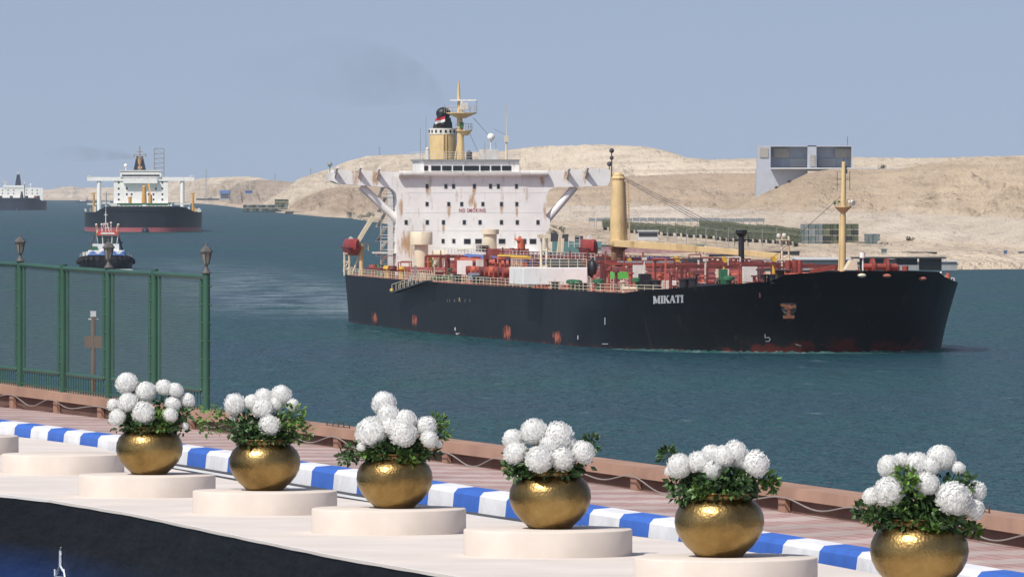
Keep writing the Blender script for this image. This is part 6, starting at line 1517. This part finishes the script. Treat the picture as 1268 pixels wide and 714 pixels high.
# grey canopies on legs behind them
def canopy():
    r_ = thing('shade_canopy', 'small grey canopy on thin legs in the row below the sand hill', 'canopy', (0,0,0), 0, 'grey canopies at the foot of the sand hill')
    q = MB(); q.add([(-1.55,0,2.6),(1.55,0,2.6),(1.75,0,4.0),(-1.35,0,4.2),(-1.55,3,2.6),(1.55,3,2.6),(1.75,3,4.0),(-1.35,3,4.2)], [(0,1,2,3),(7,6,5,4),(0,4,5,1),(1,5,6,2),(2,6,7,3),(3,7,4,0)]); q.build('canopy_roof', BAYG, r_)
    for x in (-1.3, 1.3):
        for y in (0.3, 2.6): 
            q = MB(); q.tube((x,y,0),(x,y,2.65),0.09,n=5); q.build('leg', GREY, r_)
    return r_
cp = canopy()
for i, x in enumerate(np.arange(733, 948, 9.1)):
    o = cp if i == 0 else copy_tree(cp); yb = lerp(281.5, 282.5, i/24); d = 3700.0
    while d > 2700 and far_z(x, d) > CZ-(yb-YH)/F*d+0.3: d -= 20
    o.location = (kx(x)*d, d, CZ-(yb-YH)/F*d); o.scale = (0.92,1,0.98)
    if far_z(x, d) > o.location.z: o.location.z = far_z(x, d)-0.1
# stacked bays by the foremast
def bay_stack(x0, x1, y0, y1, d, nx, nz, label, accents):
    a = W(x0, y1, d); c = W(x1, y0, d); r_ = thing('pontoon_stack', label, 'pontoon stack', (lerp(a[0],c[0],.5), d, a[2])); w_ = (c[0]-a[0])/nx; h_ = (c[2]-a[2])/nz
    oo = (lerp(a[0],c[0],.5), d, a[2])
    for i in range(nx):
        for k in range(nz):
            q = MB(); q.box(a[0]+i*w_+0.05*w_, a[0]+(i+1)*w_-0.04*w_, d-0.15*(i%2), d+14, a[2]+k*h_+0.08*h_, a[2]+(k+1)*h_-0.03*h_)
            q.box(a[0]+i*w_+0.2*w_, a[0]+i*w_+0.3*w_, d-0.3, d, a[2]+k*h_, a[2]+(k+1)*h_)
            m_ = accents(i, k); q.build('stacked_bay', m_, r_, oo, bevel=0.05)
    q = MB(); q.box(a[0], c[0], d-0.2, d-0.02, a[2]-0.4, a[2]); q.build('stack_timber', OLIVED, r_, oo)
GLAZ = M('grey_green_panel', (0.13,0.17,0.17), 0.6, var=0.25, scale=0.5)
def acc1(i, k): 
    if i < 3: return GLAZ if (i+k) % 3 else BAYG
    return OLIVE if k == 3 else (OLIVED if (k+i) % 3 == 0 else [OLIVE, OLIVED, MC['light_olive_paint']][(i*2+k) % 3])
bay_stack(992.5, 1063.5, 277, 306.5, 2620, 8, 4, 'tall block of stacked green pontoon bays behind the tanker\'s foremast', acc1)
bay_stack(1072, 1090, 289.5, 303.5, 2600, 2, 3, 'small separate stack of grey green pontoon bays between the tall block and the rubble heap', lambda i, k: GLAZ)
# rubble heap, quay, floating piers, fence of posts
def rubble(px, py, d, w_, h_, n_, lab, mat, seed):
    r2 = random.Random(seed); c0 = W(px, py, d); q = MB()
    for k in range(n_):
        a = r2.uniform(0, 6.28); rr2 = r2.random()**0.6; x, y = rr2*w_*math.cos(a), rr2*w_*0.6*math.sin(a); zz = h_*(1-rr2)*r2.uniform(0.2,1.0); s_ = r2.uniform(0.35,0.9)
        o_ = len(q.v); q.sphere((x,y,zz), s_, 6, 4, r2.uniform(.7,1.5), 1, r2.uniform(.6,1.1))
    tag(q.build('rubble_heap', mat, None, (0,0,0)), lab, 'rubble').location = (c0[0], d, c0[2])
rubble(1093, 307.5, 2560, 3.6, 2.6, 90, 'heap of pale broken stones on the far bank beside the stacked bays', M('pale_rubble', (0.36,0.30,0.24), 0.9, var=0.3, scale=0.7), 4)
QG = M('quay_grey', (0.30,0.31,0.31), 0.8, var=0.15, scale=0.3); QD = M('dark_pier', (0.035,0.036,0.04), 0.8, var=0.3); PINK = M('pink_panels', (0.32,0.19,0.20), 0.8, var=0.3, scale=0.6)
def simple(name, label, cat, boxes, mats, d, group=None, parts=None):
    cx_ = (boxes[0][1]+boxes[0][2])/2; oo = Vector(W(cx_, boxes[0][4], d)); r_ = thing(name, label, cat, oo, 0, group)
    for (pn_, x0, x1, y0, y1, a, dep, mi) in boxes:
        q = MB(); fbox(q, x0, x1, y0, y1, d+a, dep); q.build(pn_, mats[mi], r_, oo)
    return r_
simple('pontoon_barge', 'pale grey flat pontoon barge moored at the far quay behind the foremast', 'barge', [('barge_hull',988,1054,321.5,333,0,40,0),('barge_deck',986,1056,320.3,321.6,-1,42,1),('fender_strip',988,1054,328,329.2,-0.3,0.4,2)], [QG, CONCL, QD], 1985)
simple('floating_pier', 'dark floating pier reaching from the far quay, seen past the tanker\'s bow', 'pier', [('pier_deck',1056,1172,318.3,320.2,0,10,0),('pier_float',1066,1100,320.2,334.5,2,8,1),('pier_float',1110,1136,320.2,328,2,8,0),('pier_float',1140,1166,320.2,334.5,2,8,1),('pier_float',1100,1110,321,334,3,6,2)], [QD, QD, QG], 1975)
simple('quay_wall', 'long pale grey quay wall along the far bank', 'quay', [('wall_face',860,1185,324,336,0,30,0),('coping',858,1187,322.6,324.1,-0.5,4,1)], [QG, CONCL], 2030)
simple('panel_wall', 'long low wall of faded pink panels on the far bank behind the tanker\'s pipes', 'wall', [('panel_row',745,872,303.5,316,0,2,0),('base_strip',745,872,316,325,0.1,3,1),('top_rail',744,873,302.6,303.6,-0.3,2.5,2)], [PINK, QD, M('mint_paint', (0.12,0.26,0.21), 0.7)], 2380)
simple('mint_barge', 'mint green work barge with dark cabin behind the tanker\'s lifeboat', 'barge', [('barge_hull',684,745,299,316,0,12,0),('cabin',690,704,290,299,3,8,1),('cabin',712,722,292,299,3,8,1),('cabin',682,690,288,299,4,8,1)], [M('mint_dull', (0.09,0.20,0.19), 0.7), QD], 2450)
simple('white_cabin', 'white cabin with a dark window band at the head of the pontoon row', 'cabin', [('cabin_wall',790,815,286,297,0,5,0),('window_band',791,814,288,292.5,-0.2,0.3,1),('cabin_roof',789,816,285,286.2,-0.4,6,0)], [CONCL, GLASS], 2720)
q = MB(); PST = M('pinkish_posts', (0.34,0.22,0.21), 0.8); d = 2300.0; oo = Vector(W(1100, 318, d))
fn = thing('bank_fence', 'long low fence of pinkish posts running along the far bank', 'fence', oo)
nps = 96
for k in range(nps):
    x = 862 + k*(1290-862)/(nps-1); yb = lerp(316.5, 320, k/(nps-1)); q = MB(); a = W(x, yb+1.5, d); c = W(x, yb-5.2, d); q.box(a[0]-0.22, a[0]+0.22, d, d+0.4, a[2], c[2]); q.build('post', PST, fn, oo)
q = MB()
for dy in (-4.6,-2.4): q.tube(W(862,316.5+dy,d-0.05), W(1290,320+dy,d-0.05), 0.11, n=5)
q.build('rail', PST, fn, oo)
for x0, x1, y0, y1, d_, lab, m_ in ((1118,1160,313,318.5,2270,'row of low dark crates stacked on the far bank past the bow',QD),(1244,1247,311,319,2280,'small blue booth by the far bank fence',M('booth_blue', (0.08,0.14,0.3), 0.6)),(1092,1098,309,316,2280,'small grey green cabinet by the far bank fence',GLAZ),(935,990,312,321,2250,'low dark shed on the far bank behind the black vent post',QD),(878,934,316,323,2230,'low black roofed shed on the far bank above the tanker\'s pipes',QD),(1262,1268,312,319,2280,'grey cabinet by the far bank fence at the edge of the view',BAYG)):
    q = MB(); a = W(x0,y1,d_); c = W(x1,y0,d_); q.box(a[0],c[0],d_,d_+4,a[2]-0.5,c[2]); q.box(a[0]-0.15,c[0]+0.15,d_-0.2,d_+4.2,c[2],c[2]+0.25)
    tag(q.build('shed' if x1-x0 > 20 else 'cabinet', m_, None, a), lab, 'shed' if x1-x0 > 20 else 'cabinet')
for i, x in enumerate((826,838,850,862,874,887,902,914,944,962)):
    d = 2560.0; q = MB(); a = W(x, 312, d); c = W(x, 282+ (i%3), d); q.tube(a, c, 0.1, n=5); q.tube(c, (c[0]+0.9, c[1], c[2]+0.05), 0.07, n=4)
    tag(q.build('lamp_post', GREY, None, a), 'thin grey lamp post standing in front of the olive pontoon row', 'lamp post', 'lamp posts along the pontoon row')
# ---- far left part of the bank
bay_stack(301, 356, 253.5, 262, 7500, 14, 2, 'far off long stack of green pontoon bays on the bank near the blue roofed building', lambda i, k: [OLIVE, OLIVED, GLAZ][(i+k) % 3])
bay_stack(340, 357, 246.5, 254, 7560, 4, 2, 'far off upper stack of olive pontoon bays rising above the long stack', lambda i, k: [OLIVE, MC['light_olive_paint']][(i+k) % 2])
simple('floating_pier', 'long dark floating pier far off along the bank near the bushes', 'pier', [('pier_deck',353,404,261.8,264.6,0,20,0),('pier_float',372,398,264.4,266.4,-5,10,1)], [QD, M('dull_red_float', (0.18,0.06,0.06), 0.8)], 6900)
simple('floating_pier', 'shorter dark pier with a raised end just before the bushes', 'pier', [('pier_deck',396,428,264.6,267.6,0,20,0),('pier_float',404,424,267.4,269.8,-5,10,0)], [QD], 6350)
simple('low_pier', 'thin dark pier on the far shore below the hill road', 'pier', [('pier_deck',333,371,260.2,262,0,14,0)], [QD], 7250)
BLUEF = M('blue_facade', (0.10,0.19,0.42), 0.6); 
simple('shore_building', 'three storey grey building with a blue top on the distant shore', 'building', [('wall',272.5,284,239.5,247,0,30,0),('blue_top_floor',272,284.5,235.5,239.6,-1,32,1),('window_band',273.5,283,241,242.2,-0.6,0.5,2),('window_band',273.5,283,243.6,244.8,-0.6,0.5,2)], [M('grey_facade', (0.30,0.31,0.36), 0.8), BLUEF, GLASS], 10620)
simple('shore_building', 'small blue hut on the slope beyond the three storey building', 'building', [('wall',303.5,311.5,236.5,239.8,0,25,0),('roof',303,312,235.8,236.6,-1,27,1)], [BLUEF, BLUEF], 9000)
simple('shore_building', 'long low grey building on the distant shore beside the lattice mast', 'building', [('wall',243,271,246.3,248,0,25,0),('roof',242.6,271.5,245.8,246.4,-1,27,1),('side_wing',258,262,244.6,246,1,20,0)], [M('grey_facade2', (0.22,0.23,0.26), 0.8), QD], 11500)
def mast_far(px, y0, y1, d, lab, r_):
    q = MB(); a = Vector(W(px, y1, d)); c = Vector(W(px, y0, d)); w_ = r_*5
    for sx in (-1,1):
        for sy in (-1,1): q.tube(a+Vector((sx*w_,sy*w_,0)), c+Vector((sx*w_*0.4,sy*w_*0.4,0)), r_, n=4)
    for k in range(10): 
        f0, f1 = k/10, (k+1)/10; s_ = 1 if k % 2 else -1; q.tube(a.lerp(c,f0)+Vector((s_*w_*(1-.6*f0),-w_*(1-.6*f0),0)), a.lerp(c,f1)+Vector((-s_*w_*(1-.6*f1),-w_*(1-.6*f1),0)), r_*0.7, n=4)
    tag(q.build('lattice_mast', GREY, None, a[:]), lab, 'mast')
mast_far(255.5, 209, 248, 11000, 'tall thin lattice mast beside the distant tanker\'s wing', 0.22)
for px, y0, y1, d, lab in ((384.5,209.5,218,8050,'short pole on the hill crest near the tanker\'s bridge wing'),(340.5,215.5,224,10000,'faint pole on the low distant ridge'),(470,182.5,193,7300,'small post with a crossbar on the hill crest beside the tanker\'s funnel')):
    q = MB(); a = W(px,y1,d); c = W(px,y0,d); q.tube(a, c, 0.4, n=6); q.tube((c[0]-1.2,c[1],c[2]),(c[0]+1.2,c[1],c[2]),0.4,n=5); tag(q.build('pole', GREY, None, a), lab, 'pole')
# bushes
BUSH = leaf_material('dusty_leaves', (0.028,0.035,0.018), (0.07,0.075,0.04)); BARK = M('bark', (0.10,0.07,0.05), 0.9)
def bush(px, py, d, w_, h_, lab, nl, seed, dz=None):
    r2 = random.Random(seed); c0 = W(px, py, d); r_ = thing('bush', lab, 'bush', c0); q = MB()
    lobes = [(r2.uniform(-.6,.6)*w_, r2.uniform(-.4,.4)*w_, r2.uniform(.25,.75)*h_, r2.uniform(.25,.5)) for _ in range(7)]
    for (x,y,z,s_) in lobes: leaves(q, r2, (x,y,z), (s_*w_,s_*w_,s_*h_*0.8), nl//7, 0.55*max(1, d/5500))
    q.build('crown', BUSH, r_, fix=False); q = MB()
    for (x,y,z,s_) in lobes: q.tube((x*0.2,y*0.2,-0.4),(x,y,z),0.12,0.05,5)
    q.build('stems', BARK, r_)
bush(436, 270.3, 5700, 4.5, 5.0, 'rounded dark bush by the water at the end of the far pier', 420, 1)
bush(449, 271.5, 5500, 5.0, 3.6, 'low spreading bush by the water beside the tanker\'s stern crane', 420, 2)
bush(459, 271.0, 5350, 4.0, 4.6, 'dusty bush partly hidden by the tanker\'s stern crane boom', 380, 3)
bush(691, 291, 3000, 3.4, 3.4, 'dusty bush on the far bank showing right beside the white superstructure', 380, 4)
for px, py, d, s_, lab, sd in ((1092,226.5,3700,2.6,'lone green shrub on the sand slope right of the block building',5),(978.5,228.5,3950,1.2,'tiny dark shrub on the slope below the block building',6),(962.5,234.5,4000,1.2,'tiny shrub low on the slope at the block building\'s foot',7),(1128,292,2750,1.6,'small dry shrub at the foot of the sand slope',8),(1245,256,3000,1.4,'small dry shrub high on the sand slope near the edge of the view',9)):
    zz = far_z(px, d); yy = YH + (CZ-zz)/d*F; bush(px, yy, d, s_, s_*0.8, lab, 150, sd)
# road line across the slope
#PART4
# ================================================================== SMOKE AND HAZE
def plume(name, pts, dens, label_seed, scale, sky_col=(0.20,0.16,0.13)):
    q = MB(); rws = []
    n_ = 14
    for i, (p, r_) in enumerate(pts):
        p = Vector(p); nx_ = Vector(pts[min(i+1,len(pts)-1)][0]) - Vector(pts[max(i-1,0)][0]); nx_.normalize(); a = nx_.cross(Vector((0,1,0))).normalized(); b_ = nx_.cross(a).normalized()
        rws.append([p + a*(r_*math.cos(2*math.pi*k/n_)) + b_*(r_*1.3*math.sin(2*math.pi*k/n_)) for k in range(n_)])
    e_ = Vector(pts[-1][0])+(Vector(pts[-1][0])-Vector(pts[-2][0]))*0.4; e0 = Vector(pts[0][0]); rws = [[e0]*n_] + rws + [[e_]*n_]
    q.loft(rws, closed=True)
    m = bpy.data.materials.new(name); m.use_nodes = True; n = m.node_tree.nodes; l = m.node_tree.links; n.clear()
    out = n.new('ShaderNodeOutputMaterial'); vol = n.new('ShaderNodeVolumePrincipled'); vol.inputs['Color'].default_value = (*sky_col, 1); vol.inputs['Anisotropy'].default_value = 0.1
    t = n.new('ShaderNodeTexCoord'); ns = noise(n, l, t.outputs['Object'], scale, 4, 0.6); r = ramp(n, [(0.34, (0,0,0)), (0.78, (1,1,1))]); l.new(ns.outputs[0], r.inputs[0])
    sx_ = n.new('ShaderNodeSeparateXYZ'); l.new(t.outputs['Object'], sx_.inputs[0]); span = Vector(pts[-1][0]).x - Vector(pts[0][0]).x
    fx_ = n.new('ShaderNodeMapRange'); fx_.inputs[1].default_value = 0; fx_.inputs[2].default_value = span; fx_.inputs[3].default_value = 1.0; fx_.inputs[4].default_value = 0.0; l.new(sx_.outputs[0], fx_.inputs[0])
    l.new(math_(n, l, 'MULTIPLY', math_(n, l, 'MULTIPLY', r.outputs[0], dens), math_(n, l, 'ADD', 0.3, math_(n, l, 'MULTIPLY', 3.6, math_(n, l, 'POWER', fx_.outputs[0], 3.0)))), vol.inputs['Density']); l.new(vol.outputs[0], out.inputs['Volume'])
    o = q.build(name, m, None, pts[0][0]); tag(o, kind='stuff'); return o
d = 1236.0
plume('funnel_smoke', [(W(549,140,d),0.7),(W(543,128,d),1.4),(W(533,116,d),2.2),(W(515,105,d),3.4),(W(480,95,d),4.8),(W(430,89,d),5.6),(W(380,86,d),4.6),(W(320,92,d),4.2),(W(262,98,d),2.6)], 0.013, 0, 0.20)
d = 4150.0
plume('far_funnel_smoke', [(W(166,195,d),0.8),(W(158,193,d),2.0),(W(145,192,d),2.6),(W(128,192,d),3.2),(W(108,191,d),4.2),(W(85,190,d),4.6),(W(60,190,d),3.2)], 0.034, 1, 0.10)
hz = MB(); hz.box(-4200, 4200, -150, 26500, -3.5, 92)
hm_ = bpy.data.materials.new('haze_air'); hm_.use_nodes = True; n = hm_.node_tree.nodes; l = hm_.node_tree.links; n.clear()
out = n.new('ShaderNodeOutputMaterial'); vol = n.new('ShaderNodeVolumePrincipled'); vol.inputs['Color'].default_value = (0.74,0.86,1.0,1); vol.inputs['Density'].default_value = 2.1e-5; vol.inputs['Anisotropy'].default_value = 0.0
l.new(vol.outputs[0], out.inputs['Volume'])
tag(hz.build('haze', hm_), kind='stuff')
